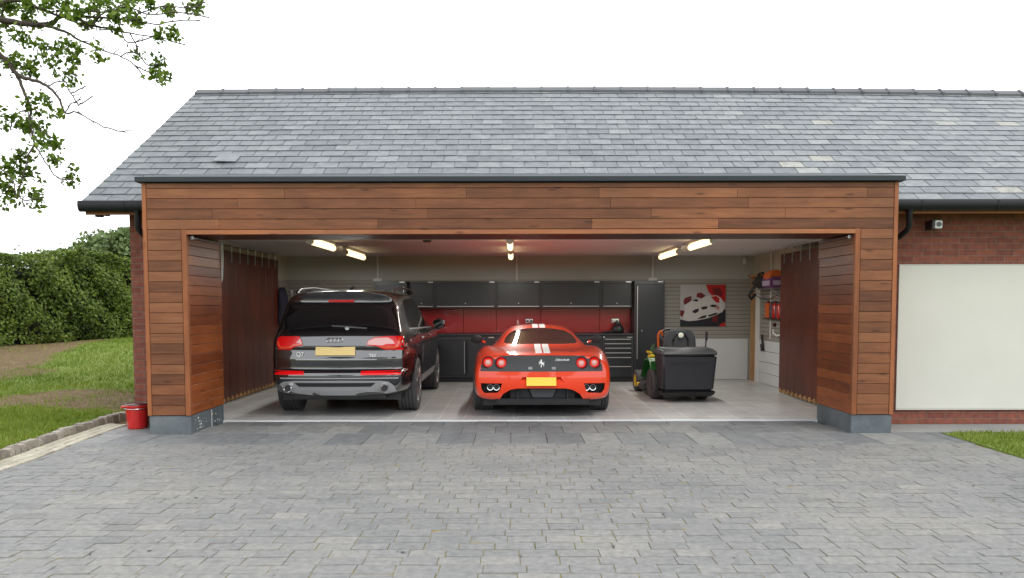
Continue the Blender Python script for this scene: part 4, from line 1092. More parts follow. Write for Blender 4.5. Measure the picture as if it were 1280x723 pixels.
# tailgate shut lines, roof spoiler lip and rails
D('shut_line', [(362, 450.6), (497.5, 450.6), (497.5, 451.3), (362, 451.3)], M['blackp'], off=.001, thick=.002, res=.08)
D('shut_line', [(381.5, 431.6), (459.5, 431.6), (459.5, 432.6), (381.5, 432.6)], M['blackp'], off=.002, thick=.002, res=.08)
for d_ in (-1, 1):
    decal('side_glass', [(.62, 1.20), (1.1, 1.17), (3.35, 1.15), (3.15, 1.30), (2.8, 1.48), (2.4, 1.58), (1.4, 1.60), (.95, 1.56)], av, 'X', M['glass'], suv, off=.003, res=.1, dirn=d_)
    decal('window_trim', [(.60, 1.165), (3.40, 1.12), (3.40, 1.14), (.60, 1.185)], av, 'X', M['steel'], suv, off=.006, res=.1, dirn=d_)
    decal('sill_trim', [(1.45, .36), (3.4, .36), (3.4, .46), (1.45, .46)], av, 'X', M['diffsilver'], suv, off=.006, res=.1, dirn=d_)
    for s_ in (1.55, 2.55):
        h, *_ = av.ray_cast(Vector((3 * d_, s_, 1.02)), Vector((-d_, 0, 0)))
        mb = MB(); mb.tube([(h.x + d_ * .005, s_ - .1, 1.02), (h.x + d_ * .035, s_ - .07, 1.02), (h.x + d_ * .035, s_ + .07, 1.02), (h.x + d_ * .005, s_ + .1, 1.02)], .012, 6); mb.build('door_handle', M['chrome'], suv, local=True)
    for s_ in (1.32, 2.32, 3.42):
        decal('door_seam', [(s_, .5), (s_ + .006, .5), (s_ + .006, 1.14), (s_, 1.14)], av, 'X', M['blackp'], suv, off=.001, thick=.003, res=.1, dirn=d_)
    x = d_ * .66
    mb = MB(); mb.tube([(x, .55, 1.66), (x, .75, 1.725), (x, 1.5, 1.755), (x, 2.5, 1.745), (x, 2.75, 1.69)], .016, 8); mb.build('roof_rail', M['blackp'], suv, smooth=50, local=True)
    c = Vector((d_ * 1.06, 3.25, 1.19)); mb = MB()
    mb.lathe([(.03, .10), (.065, .07), (.085, 0), (.078, -.05), (.066, -.055)], c, 'Y', 20, sx=1.3); mi = mb.build('door_mirror', M['blackpaint'], suv, smooth=50, local=True)
    mb = MB(); mb.lathe([(.062, -.056), (.060, -.060)], c, 'Y', 20, sx=1.3); mb.build('mirror_glass', M['glass'], mi, local=True)
    mb = MB(); mb.tube([c + Vector((0, 0, -.08)), (d_ * .93, 3.30, 1.10)], .025, 8); mb.tube([c + Vector((-.11, -.05, -.10)), c + Vector((.02, -.055, -.116)), c + Vector((.125 if d_ > 0 else -.125, -.05, -.06))], .008, 6); mb.build('mirror_arm', M['steel'], mi, local=True)
    make_wheel(suv, d_ * .835, .93, .378, .275, d_, .268, 4, 7); make_wheel(suv, d_ * .835, 3.93, .378, .275, d_, .268, 4, 7)
mb = MB(); mb.box(-.03, .03, 1.0, 1.12, 1.73, 1.78); mb.build('roof_aerial', M['blackp'], suv, bevel=.012, local=True)

# ================================================================== ride-on mower
mw = thing('ride_on_mower', 'green and yellow ride-on mower with a big black grass collector on its back', 'ride-on mower', (2.64, 13.42, 0), R(3))
def L(mb, name, m, par=mw, **k): return mb.build(name, M[m] if isinstance(m, str) else m, par, local=True, **k)
mb = MB(); mb.hexa([(-.26, -.2, .22), (.26, -.2, .22), (.2, 1.5, .24), (-.2, 1.5, .24), (-.28, -.2, .46), (.28, -.2, .46), (.22, 1.5, .40), (-.22, 1.5, .40)]); L(mb, 'chassis', 'green', bevel=.02, seg=2)
mb = MB(); mb.hexa([(-.52, .35, .09), (.52, .35, .09), (.48, .98, .09), (-.48, .98, .09), (-.46, .38, .21), (.46, .38, .21), (.42, .95, .21), (-.42, .95, .21)]); L(mb, 'mower_deck', 'greyp', bevel=.03, seg=2)
# hood: lofted
mb = MB(); sec = [(.75, .24, .93), (1.0, .245, .90), (1.3, .22, .80), (1.5, .17, .66)]; rings = []
for s, w, t in sec: rings.append([mb.bm.verts.new((x, s, z)) for x, z in ((-w, .42), (-w * 1.02, .62), (-w * .9, t - .10), (-w * .5, t - .02), (0, t), (w * .5, t - .02), (w * .9, t - .10), (w * 1.02, .62), (w, .42))])
for a, b in zip(rings, rings[1:]):
    for i in range(8): mb._f([a[i], a[i + 1], b[i + 1], b[i]])
    mb._f([a[8], a[0], b[0], b[8]])
mb._f(rings[0][::-1]); mb._f(rings[-1]); hood = L(mb, 'bonnet', 'green', smooth=50)
mb = MB(); mb.box(-.258, -.238, .85, 1.25, .66, .70); mb.box(.238, .258, .85, 1.25, .66, .70); L(mb, 'yellow_stripe', 'yellow', hood, bevel=.006)
mb = MB(); mb.hexa([(-.26, .60, .40), (.26, .60, .40), (.25, .78, .40), (-.25, .78, .40), (-.22, .66, .96), (.22, .66, .96), (.2, .8, .94), (-.2, .8, .94)]); L(mb, 'dashboard', 'blackp', bevel=.03, seg=2)
mb = MB()
mb.tube([(0, .76, .90), (-.02, .60, 1.02)], .022, 8); pts = [(.17 * math.cos(t), .58 + .09 * math.sin(t), .98 + .11 * math.sin(t)) for t in [2 * math.pi * k / 24 for k in range(25)]]; mb.tube(pts, .016, 8, caps=False); mb.tube([pts[0], pts[12]], .012, 6)
L(mb, 'steering_wheel', 'blackp', smooth=50)
for sx_ in (-1, 1):     # rear fenders
    mb = MB(); prev = None; x0, x1 = (sx_ * .26, sx_ * .50)
    ring = [(-.22, .50), (-.12, .61), (.05, .65), (.25, .63), (.38, .52), (.46, .34), (.60, .30)]
    poly = ring + [(a, b - .03) for a, b in ring[::-1]]
    mb.prism(poly, 'X', min(x0, x1), max(x0, x1)); L(mb, 'fender', 'green', bevel=.008)
    mb = MB(); mb.hexa([(sx_ * .40 - .05, .1, .655), (sx_ * .40 + .05, .1, .655), (sx_ * .40 + .05, .30, .64), (sx_ * .40 - .05, .30, .64), (sx_ * .40 - .03, .1, .70), (sx_ * .40 + .03, .1, .70), (sx_ * .40 + .03, .28, .685), (sx_ * .40 - .03, .28, .685)]); L(mb, 'fender_grip', 'yellow', bevel=.01)
# seat
mb = MB(); mb.box(-.24, .24, .02, .42, .70, .80); seat = L(mb, 'seat', 'blackp', bevel=.04, seg=3, smooth=60)
mb = MB(); prof = [(-.25, .74), (-.26, .90), (-.235, 1.03), (-.16, 1.105), (0, 1.12), (.16, 1.105), (.235, 1.03), (.26, .90), (.25, .74)]
mb.prism(prof, 'Y', -.10, .02); sb = L(mb, 'seat_back', 'greyp', bevel=.03, seg=3, smooth=60)
mb = MB(); mb.tube([(-.12, -.115, .78), (-.12, -.12, .95), (-.07, -.125, 1.04), (.07, -.125, 1.04), (.12, -.12, .95), (.12, -.115, .78)], .013, 8); L(mb, 'seat_frame', 'blackp', smooth=50)
mb = MB(); mb.lathe([(.038, .0), (.046, -.02), (.03, -.03)], (0, -.12, 1.015), 'Y', 8); L(mb, 'round_knob', simple('pale_knob', (.75, .78, .66), .4))
mb = MB(); mb.tube([(-.30, .12, .80), (-.31, .10, 1.02), (-.28, .08, 1.08)], .018, 8); mb.tube([(-.27, .05, 1.08), (-.24, .1, 1.00)], .016, 8); L(mb, 'red_strap', 'orange', smooth=50)
# grass collector
mb = MB()
P8 = lambda y, w, z: [(-w, y, z), (w, y, z)]
mb.hexa([(-.385, -.60, .17), (.40, -.60, .17), (.40, -.16, .17), (-.385, -.16, .17), (-.425, -.70, .74), (.425, -.70, .74), (.425, -.12, .74), (-.425, -.12, .74)])
bag = L(mb, 'grass_collector', 'bag', bevel=.035, seg=3, smooth=60)
mb = MB(); mb.hexa([(-.44, -.72, .735), (.44, -.72, .735), (.44, -.10, .735), (-.44, -.10, .735), (-.40, -.66, .82), (.40, -.66, .82), (.40, -.14, .84), (-.40, -.14, .84)]); L(mb, 'lid', 'greyp', bag, bevel=.022, seg=3, smooth=60)
mb = MB(); mb.hexa([(-.37, -.56, .09), (.40, -.56, .09), (.40, -.16, .09), (-.37, -.16, .09), (-.42, -.625, .175), (.44, -.625, .175), (.44, -.14, .175), (-.42, -.14, .175)]); L(mb, 'base_tray', 'blackp', bag, bevel=.02, seg=2)
mb = MB(); mb.box(-.30, .30, -.690, -.66, .60, .612); L(mb, 'rib', 'blackp', bag)
mb = MB(); mb.tube([(.36, -.25, .80), (.37, -.27, 1.00)], .010, 8); mb.tube([(.37, -.27, .94), (.37, -.275, 1.08)], .02, 8); L(mb, 'lever', 'blackp', smooth=50)
def mower_wheel(x, y, r, w, rr, m='yellow'):
    mb = MB(); mb.lathe([(rr, -w * .4), (r - .03, -w * .5), (r, -w * .35), (r, w * .35), (r - .03, w * .5), (rr, w * .4)], (x, y, r), 'X', 32); wl_ = L(mb, 'wheel', 'tyre', smooth=40)
    mb = MB(); mb.lathe([(rr + .004, -w * .43), (rr - .02, -w * .34), (.03, -w * .3), (.03, w * .3), (rr - .02, w * .34), (rr + .004, w * .43)], (x, y, r), 'X', 24); L(mb, 'rim', m, wl_, smooth=40)
for sx_ in (-1, 1):
    mower_wheel(sx_ * .36, 0, .25, .22, .11, 'greyp'); mower_wheel(sx_ * .40, 1.2, .185, .15, .10)
mb = MB(); mb.box(-.47, -.33, 1.0, 1.05, .10, .17); L(mb, 'front_bumper', 'yellow', bevel=.01)
# ================================================================== cabinets along the back wall
CF, CB = 16.22, 16.775
def px2x(px, Y): return (px - 642) / F * (Y + .0)
def tag_strip(mb, x, y, z, w=.05): mb.box(x - w, x, y - .006, y, z - .012, z + .006)
def tall_cabinet(xa, xb, label, hside):
    t = thing('tall_cabinet', label, 'tall cabinet', ((xa + xb) / 2, CB, 0), group=None)
    mb = MB(); mb.box(xa + .003, xb - .003, CF + .02, CB, .08, 1.965); mb.build('carcass', M['cab2'], t, bevel=.004)
    mb = MB(); mb.box(xa + .035, xb - .03, CF, CF + .018, .11, 1.89); d = mb.build('door', M['cab'], t, bevel=.006)
    mb = MB(); hx = xa + .055 if hside < 0 else xb - .055; mb.box(hx - .009, hx + .009, CF - .022, CF - .002, .45, 1.86); mb.build('handle', M['alu'], d, bevel=.004)
    mb = MB(); mb.lathe([(.012, 0), (.012, -.012)], (hx + .09, CF, 1.0), 'Y', 12); mb.build('lock', M['alu'], d)
    mb = MB(); tag_strip(mb, xb - .04, CF + .018, 1.945, .10); mb.build('badge', M['alu'], t)
    mb = MB(); mb.box(xa + .02, xb - .02, CF + .06, CB - .05, 0, .078); mb.build('plinth', M['blackp'], t)
tall_cabinet(-2.68, -2.06, 'tall black metal cabinet half hidden behind the black SUV', 1)
tall_cabinet(2.33, 2.92, 'tall black metal cabinet beside the drawers, behind the mower', -1)
UF = 16.42
ups = [(-2.055, -1.54, 'short black wall cabinet next to the tall cabinet behind the SUV'), (-1.535, -.345, 'wide black wall cabinet between the SUV and the red car'), (-.34, .535, 'black wall cabinet straight above the rear window of the red car'),
       (.54, 1.705, 'wide black wall cabinet above the worktop, beside the narrow one with the drawers below'), (1.71, 2.325, 'narrow black wall cabinet directly above the drawers')]
for xa, xb, lb in ups:
    t = thing('wall_cabinet', lb, 'wall cabinet', ((xa + xb) / 2, CB, 1.43), group='black cabinets hung above the worktop')
    mb = MB(); mb.box(xa, xb, UF + .02, CB, 1.435, 1.965); mb.build('carcass', M['cab2'], t, bevel=.004)
    mb = MB(); mb.box(xa + .03, xb - .03, UF, UF + .018, 1.475, 1.92); d = mb.build('door', M['cab'], t, bevel=.006)
    mb = MB(); mb.box(xa + .035, xb - .035, UF - .02, UF - .001, 1.462, 1.482); mb.build('handle', M['alu'], d, bevel=.005)
    mb = MB(); mb.lathe([(.010, 0), (.010, -.01)], ((xa + xb) / 2, UF, 1.53), 'Y', 12); mb.build('lock', M['alu'], d)
    mb = MB(); tag_strip(mb, xb - .03, UF + .018, 1.947, .10); mb.build('badge', M['alu'], t)
bases = [(-2.055, -1.505, 'black base cabinet under the worktop, mostly hidden by the SUV', 0), (-1.50, -.345, 'black two-door base cabinet in the gap between the two cars', 2), (-.34, .535, 'black base cabinet hidden behind the red car', 1), (.54, 1.715, 'black base cabinet under the worktop between the red car and the drawers', 2)]
for xa, xb, lb, nd in bases:
    t = thing('base_cabinet', lb, 'base cabinet', ((xa + xb) / 2, CB, 0), group='black cabinets below the worktop')
    mb = MB(); mb.box(xa, xb, CF + .02, CB, .10, .905); mb.build('carcass', M['cab2'], t, bevel=.004)
    n = max(1, nd); w = (xb - xa - .05) / n
    for k in range(n):
        a = xa + .025 + k * w; mb = MB(); mb.box(a + .006, a + w - .006, CF, CF + .018, .14, .83); d = mb.build('door', M['cab'], t, bevel=.006)
        hx = a + w - .03 if k == 0 else a + .03
        mb = MB(); mb.box(hx - .008, hx + .008, CF - .02, CF - .001, .18, .80); mb.build('handle', M['steel'] if k == 0 else M['blackp'], d, bevel=.004)
    mb = MB(); tag_strip(mb, xb - .04, CF + .018, .875, .10); mb.build('badge', M['alu'], t)
    mb = MB(); mb.box(xa + .01, xb - .01, CF + .07, CB - .05, 0, .098); mb.build('plinth', M['blackp'], t)
t = thing('drawer_unit', 'black tool drawers with silver handles beside the tall cabinet', 'drawer unit', (2.02, CB, 0))
xa, xb = 1.72, 2.325
mb = MB(); mb.box(xa, xb, CF + .02, CB, .10, .905); mb.build('carcass', M['cab2'], t, bevel=.004)
zt = .845
for hgt in (.085, .088, .09, .09, .175, .20):
    mb = MB(); mb.box(xa + .04, xb - .05, CF, CF + .018, zt - hgt + .004, zt - .004); d = mb.build('drawer', M['cab'], t, bevel=.004)
    mb = MB(); mb.box(xa + .045, xb - .055, CF - .022, CF - .001, zt - .020, zt - .002); mb.build('handle', M['alu'], d, bevel=.005); zt -= hgt
mb = MB(); tag_strip(mb, xb - .03, CF + .018, .875, .10); mb.lathe([(.016, .018), (.016, .005)], (xa + .025, CF, .875), 'Y', 12); mb.build('badge', M['alu'], t)
mb = MB(); mb.box(xa + .01, xb - .01, CF + .07, CB - .05, 0, .098); mb.build('plinth', M['blackp'], t)
mb = MB(); mb.box(-2.055, 2.326, CF - .01, CB, .910, .945); tag(mb.build('worktop', M['cab2'], bevel=.004), 'long dark worktop running along the base cabinets', 'worktop')
sp = thing('splashback', 'glossy dark red panel between the worktop and the wall cabinets', 'splashback', (0, CB, .95))
for xa, xb in ((-2.055, -1.0), (-.996, -.342), (-.338, .537), (.541, 1.71), (1.714, 2.325)):
    mb = MB(); mb.box(xa, xb, CB - .06, CB - .03, .947, 1.432); mb.build('panel', M['redpanel'], sp, bevel=.003)
for px, lb, pl in ((661.5, 'chrome double socket on the red panel above the red car', False), (769, 'chrome double socket on the red panel with a plug in it', True)):
    c = at(px, 401.5, CB - .065); t = thing('socket', lb, 'socket', (c.x, c.y, c.z))
    mb = MB(); mb.box(c.x - .075, c.x + .075, c.y - .006, c.y + .003, c.z - .045, c.z + .045); mb.build('face_plate', M['chrome'], t, bevel=.004)
    mb = MB()
    for s in (-1, 1): mb.box(c.x + s * .036 - .02, c.x + s * .036 + .02, c.y - .010, c.y - .0065, c.z - .022, c.z + .015)
    mb.build('outlet', M['blackp'], t)
    if pl: mb = MB(); mb.box(c.x - .065, c.x - .005, c.y - .05, c.y - .011, c.z - .03, c.z + .025); mb.build('plug', M['white'], t, bevel=.008)
# polishing machine on the worktop
c = at(772, 411, 16.5); t = thing('power_tool', 'black power tool with a cable, lying on the worktop above the drawers', 'power tool', (c.x, 16.5, .946))
mb = MB(); mb.lathe([(.10, .0), (.115, .06), (.10, .12), (.06, .17)], (c.x, 16.5, .946), 'Z', 20, sx=1.1); mb.box(c.x - .05, c.x + .06, 16.42, 16.5, 1.10, 1.17); mb.build('housing', M['blackp'], t, bevel=.01, smooth=50)
mb = MB(); mb.tube([(c.x - .08, 16.45, .99), (c.x - .22, 16.43, .965), (c.x - .30, 16.45, .962), (c.x - .26, 16.5, .962)], .022, 8); mb.tube([(c.x - .28, 16.46, .96), (c.x - .40, 16.44, .955), (c.x - .43, 16.45, 1.06)], .006, 6); mb.build('grip', M['blackp'], t, smooth=50)
mb = MB(); mb.box(c.x + .0, c.x + .055, 16.385, 16.395, 1.01, 1.035); mb.build('sticker', M['green'], t)

# framed poster of a white and red car shape
a, b = at(850.5, 356.5, WY - .05), at(906.5, 409.0, WY - .05)
t = thing('poster', 'square red, white and black print of a racing car on the slatted wall', 'poster', ((a.x + b.x) / 2, WY, (a.z + b.z) / 2))
mb = MB(); mb.box(a.x, b.x, WY - .048, WY - .024, b.z, a.z); mb.build('canvas', M['pr_grey'], t)
def uvp(u, v): return (a.x + (b.x - a.x) * u, a.z - (a.z - b.z) * v)
def shape(pts, m, lay):
    mb = MB(); mb.prism([uvp((x - 103) / 530, (y - 103) / 518) for x, y in pts], 'Y', WY - .0485 - lay * .0012, WY - .0485 - (lay - 1) * .0012 if lay else WY - .047)
    mb.build('print', M[m], t)
shape([(400, 104), (632, 104), (632, 330), (560, 260), (470, 235), (430, 190)], 'pr_red', 1)
shape([(470, 150), (560, 140), (600, 200), (590, 250), (500, 225)], 'pr_dred', 2)
shape([(104, 530), (200, 555), (300, 545), (420, 520), (545, 470), (632, 400), (632, 620), (104, 620)], 'pr_black', 1)
shape([(480, 500), (545, 480), (545, 570), (480, 560)], 'pr_dred', 2); shape([(560, 600), (632, 560), (632, 620), (570, 620)], 'pr_red', 2)
shape([(140, 300), (160, 265), (235, 240), (230, 300), (170, 345), (150, 350)], 'pr_dred', 1)
shape([(104, 420), (150, 420), (155, 470), (125, 500), (104, 480)], 'pr_dred', 1)
shape([(150, 355), (240, 305), (330, 275), (430, 240), (530, 235), (585, 275), (610, 350), (600, 440), (545, 462), (430, 515), (310, 540), (215, 550), (150, 540), (140, 480), (160, 430)], 'pr_white', 3)
shape([(290, 250), (300, 210), (345, 200), (400, 238), (350, 275)], 'pr_dred', 4); shape([(245, 300), (285, 280), (320, 295), (300, 312)], 'pr_black', 4)
shape([(460, 255), (520, 240), (560, 270), (560, 330), (520, 320)], 'pr_red', 4)
shape([(500, 350), (560, 370), (560, 420), (520, 400)], 'pr_pink', 4)
shape([(245, 430), (280, 405), (322, 398), (318, 430), (285, 455), (255, 448)], 'pr_black', 4); shape([(340, 388), (375, 372), (425, 368), (415, 400), (370, 412)], 'pr_black', 4); shape([(445, 362), (480, 348), (530, 352), (515, 380), (470, 380)], 'pr_black', 4)
shape([(300, 525), (360, 490), (415, 475), (405, 508), (350, 522)], 'pr_black', 4); shape([(430, 480), (500, 455), (545, 445), (530, 470), (440, 500)], 'pr_black', 4)

# ------------------------------------------------------------------ things on the side wall beside the stowed doors
sh = thing('wall_shelf', 'thin wire shelf on brackets on the side wall, garden tools on it', 'shelf', (4.76, 15.3, 1.78))
mb = MB()
for x in (4.74, 4.62, 4.50): mb.tube([(x, 14.55, 1.78), (x, 16.2, 1.78)], .008, 6)
for k in range(14): mb.tube([(4.745, 14.6 + k * .12, 1.785), (4.49, 14.6 + k * .12, 1.785)], .004, 5)
mb.build('wire_rack', M['steel'], sh)
for y in (14.75, 15.95):
    mb = MB(); mb.tube([(4.75, y, 1.62), (4.52, y, 1.77)], .009, 6); mb.build('bracket', M['steel'], sh)
t = thing('tool_case', 'purple case with an orange top on the wall shelf', 'tool case', (4.60, 14.95, 1.79))
mb = MB(); mb.box(4.48, 4.72, 14.68, 15.22, 1.792, 1.99); mb.build('case', M['purple'], t, bevel=.03, seg=2)
mb = MB(); mb.box(4.472, 4.48, 14.74, 15.16, 1.83, 1.92); mb.box(4.52, 4.68, 14.672, 14.68, 1.84, 1.92); mb.build('label_patch', M['lilac'], t)
mb = MB(); mb.lathe([(.12, -.22), (.13, 0), (.11, .22)], (4.60, 14.95, 1.985), 'Y', 16); mb.build('orange_cover', M['orange'], t, smooth=50)
t = thing('garden_blower', 'black garden blower with a cable lying on the wall shelf', 'garden blower', (4.60, 15.65, 1.79))
mb = MB(); mb.lathe([(.03, -.30), (.09, -.22), (.12, -.08), (.12, .1), (.08, .2), (.05, .32), (.045, .5)], (4.60, 15.62, 1.91), 'Y', 18); mb.build('housing', M['blackp'], t, smooth=50)
mb = MB(); mb.tube([(4.60, 15.45, 2.0), (4.58, 15.5, 2.08), (4.58, 15.75, 2.07), (4.60, 15.85, 1.98)], .02, 8); mb.build('grip', M['blackp'], t, smooth=50)
mb = MB(); mb.tube([(4.55, 15.9, 1.85), (4.45, 15.92, 1.66), (4.47, 15.85, 1.60), (4.55, 15.82, 1.70)], .03, 6); mb.tube([(4.50, 15.9, 1.70), (4.55, 15.5, 1.62), (4.6, 15.2, 1.58), (4.65, 14.9, 1.66), (4.72, 14.4, 1.60)], .009, 5); mb.build('cable', M['blackp'], t, smooth=50)
hk = thing('tool_rack', 'small dark rack on the slatted side wall under the shelf', 'tool rack', (4.755, 15.2, 1.24))
mb = MB(); mb.box(4.66, 4.755, 14.78, 15.72, 1.235, 1.255); mb.box(4.735, 4.755, 14.78, 15.72, 1.255, 1.33); mb.build('ledge', M['darkred'], hk, bevel=.004)
for y, w, h_, m, nm, lb in ((15.52, .13, .27, 'orange', 'orange_box', 'bright orange box in the rack under the wall shelf'), (15.30, .05, .29, 'greyp', 'spray_can', 'dark grey can between orange and red items in the rack'), (15.13, .075, .31, 'red', 'red_bottle', 'taller red bottle in the rack, next to the grey can'), (14.98, .04, .25, 'greyp', 'spray_can', 'thin dark can between the two red bottles in the rack'), (14.87, .07, .29, 'red', 'red_bottle', 'red bottle at the end of the rack closest to the stowed doors')):
    t = thing(nm, lb, nm.replace('_', ' '), (4.70, y, 1.256))
    mb = MB()
    if nm == 'orange_box': mb.box(4.665, 4.735, y - w, y + w * .8, 1.257, 1.257 + h_); mb.build('body', M[m], t, bevel=.012, seg=2); mb = MB(); mb.box(4.68, 4.72, y - w * .4, y + w * .2, 1.257 + h_, 1.29 + h_); mb.build('handle', M['blackp'], t, bevel=.006)
    else: mb.lathe([(w * .9, 0), (w, .02), (w, h_ * .72), (w * .45, h_ * .86), (w * .4, h_ * .9)], (4.70, y, 1.257), 'Z', 16, sx=.48 / max(w, .05) * .1 if w > .06 else 1); mb.build('body', M[m], t, smooth=40); mb = MB(); mb.lathe([(w * .42, h_ * .9), (w * .42, h_)], (4.70, y, 1.257), 'Z', 12); mb.build('cap', M['blackp'], t)
mb = MB(); mb.lathe([(.035, 0), (.03, -.05)], (4.756, 15.25, 1.13), 'X', 12); tag(mb.build('wall_peg', M['darkred']), 'small dark round knob on the slats under the tool rack', 'hook')
mb = MB(); mb.tube([(4.75, 14.62, 1.20), (4.72, 14.62, 1.05), (4.68, 14.64, .98), (4.64, 14.8, .95), (4.64, 15.0, .99), (4.66, 15.06, 1.05)], .016, 8); tag(mb.build('wall_hook', M['white'], smooth=50), 'curved white hook on the slatted side wall', 'hook')
mb = MB(); mb.box(4.72, 4.756, 14.56, 14.63, 1.03, 1.22); tag(mb.build('switch_box', M['blackp'], bevel=.008), 'small black holder above the curved white hook', 'holder')
mb = MB(); mb.tube([(4.70, 15.9, .93), (4.72, 15.9, .72)], .022, 8); mb.tube([(4.70, 15.9, .75), (4.72, 15.9, .62)], .034, 8); tag(mb.build('hand_brush', M['blackp'], smooth=50), 'black hand tool hanging low on the side wall beside the pine post', 'hand tool')
# things on the back wall beside the SUV
t = thing('hanging_jacket', 'dark navy jacket hanging on the back wall beside the SUV', 'jacket', (-4.36, 15.85, 1.2))
mb = MB(); rings = []
for z, w, d in ((1.82, .06, .05), (1.76, .15, .08), (1.66, .19, .10), (1.45, .18, .12), (1.25, .20, .12), (1.12, .17, .08)):
    rings.append([mb.bm.verts.new((-4.36 + d * math.cos(t_), 15.85 + w * math.sin(t_) * (1 + .08 * math.sin(5 * t_ + z * 9)), z + .02 * math.sin(3 * t_))) for t_ in [2 * math.pi * k / 16 for k in range(16)]])
for A_, B_ in zip(rings, rings[1:]):
    for k in range(16): mb._f([A_[k], A_[(k + 1) % 16], B_[(k + 1) % 16], B_[k]])
mb._f(rings[0]); mb._f(rings[-1]); mb.build('cloth', M['navy'], t, smooth=60)
mb = MB(); mb.tube([(-4.36, 15.85, 1.82), (-4.44, 15.85, 1.88), (-4.47, 15.85, 1.86)], .008, 6); mb.build('hook', M['steel'], t)
rk = thing('wall_rail', 'steel hook rail on the back wall beside the SUV', 'hook rail', (-4.0, 16.77, 1.80))
mb = MB(); mb.box(-4.48, -3.90, 16.762, 16.776, 1.79, 1.82); mb.build('bar', M['steel'], rk)
for k, (x, lb, m, l) in enumerate(((-4.22, 'white handled tool hanging nearest the navy jacket', 'white', .46), (-4.10, 'dark spanner hanging from the hook rail, second from the jacket', 'blackp', .30), (-3.98, 'steel spanner hanging from the hook rail, third from the jacket', 'steel', .34), (-3.86, 'red screwdriver hanging from the hook rail, fourth from the jacket', 'darkred', .28), (-3.76, 'steel pliers hanging at the end of the hook rail above the SUV', 'steel', .30))):
    x -= .19
    t = thing('hanging_tool', lb, 'hand tool', (x, 16.745, 1.8 - l), group='tools hanging from the hook rail')
    mb = MB(); mb.tube([(x, 16.745, 1.80), (x, 16.745, 1.80 - l * .6)], .009, 8); mb.lathe([(.028, -.006), (.028, .006)], (x, 16.745, 1.80 - .03), 'Y', 12); mb.build('shaft', M[m], t, smooth=50)
    mb = MB(); mb.tube([(x, 16.745, 1.80 - l * .6), (x, 16.745, 1.80 - l * .75), (x, 16.745, 1.8 - l)], [.018, .023, .016], 10); mb.build('handle', M[m], t, smooth=50)

# ------------------------------------------------------------------ red bucket outside
bx, by = -4.62, 10.24
bk = thing('bucket', 'red plastic bucket with a dark lid beside the brick corner', 'bucket', (bx, by, 0))
mb = MB(); mb.lathe([(.105, .0), (.112, .004), (.122, .13), (.132, .262), (.140, .266), (.141, .282), (.134, .286), (.128, .280), (.110, .02), (.0, .018)], (bx, by, .003), 'Z', 40); mb.build('body', M['red'], bk, smooth=40)
mb = MB(); mb.lathe([(.127, .268), (.137, .284), (.130, .300), (.115, .304), (.112, .296), (.02, .292)], (bx, by, .003), 'Z', 36); mb.build('lid', M['darkred'], bk, smooth=50)
mb = MB(); mb.tube([(bx - .135, by - .02, .262), (bx - .168, by - .03, .272), (bx - .172, by - .03, .250)], .014, 8); mb.build('spout', M['red'], bk, smooth=50)
mb = MB(); mb.tube([(bx - .138 * math.cos(t), by - .138 * math.sin(t) * 1.0, .258 - .012 * math.sin(t)) for t in [math.pi * k / 14 for k in range(15)]], .0045, 6); mb.build('handle', M['steel'], bk, smooth=50)
t = thing('shadow_form', 'dark red shape standing in for the shadow behind the red bucket', 'shadow form', (-4.43, 10.32, 0))  # pot form added in place of a small dark shadow
mb = MB(); mb.lathe([(.06, 0), (.07, .01), (.085, .20), (.095, .21), (.095, .23), (.08, .232)], (-4.42, 10.34, .003), 'Z', 28); mb.build('body', M['darkred'], t, smooth=40)

# ================================================================== hedge and trees
def hedge_pts():
    return [Vector((-16.0, 16.5, 0)), Vector((-14.3, 18.6, 0)), Vector((-12.4, 20.6, 0)), Vector((-11.6, 23.2, 0)), Vector((-10.2, 25.6, 0)), Vector((-7.0, 27.4, 0)), Vector((-2, 28.4, 0))]
hg = thing('hedge', 'long dense green hedge above the sloping lawn', 'hedge', (-12.4, 21.5, .4))
path = hedge_pts(); cum = [0]
for a, b in zip(path, path[1:]): cum.append(cum[-1] + (b - a).length)
def hp(t):
    d = t * cum[-1]
    for i in range(len(path) - 1):
        if d <= cum[i + 1] or i == len(path) - 2:
            f = (d - cum[i]) / (cum[i + 1] - cum[i]); p = path[i].lerp(path[i + 1], f); tn = (path[i + 1] - path[i]).normalized(); break
    return p, Vector((tn.y, -tn.x, 0))
_hp = hp
def hp(t):                                        # eased corners
    ps = [_hp(min(1, max(0, t + k * .015))) for k in range(-4, 5)]
    n_ = sum((q[1] for q in ps), Vector()).normalized(); return sum((q[0] for q in ps), Vector()) / 9, n_
def lump(a, b): return .5 * math.sin(a * 2.1 + 1.2 * math.sin(b * 1.7)) + .3 * math.sin(a * 5.3 + b * 3.1) + .2 * math.sin(a * 9.7 - b * 6.3 + 1)
def hh(t): return 2.22 + .06 * math.sin(t * 40) + .16 * lump(t * cum[-1] * .9, 2)
cen, nr, rnd_ = [], [], []
NL = 95000
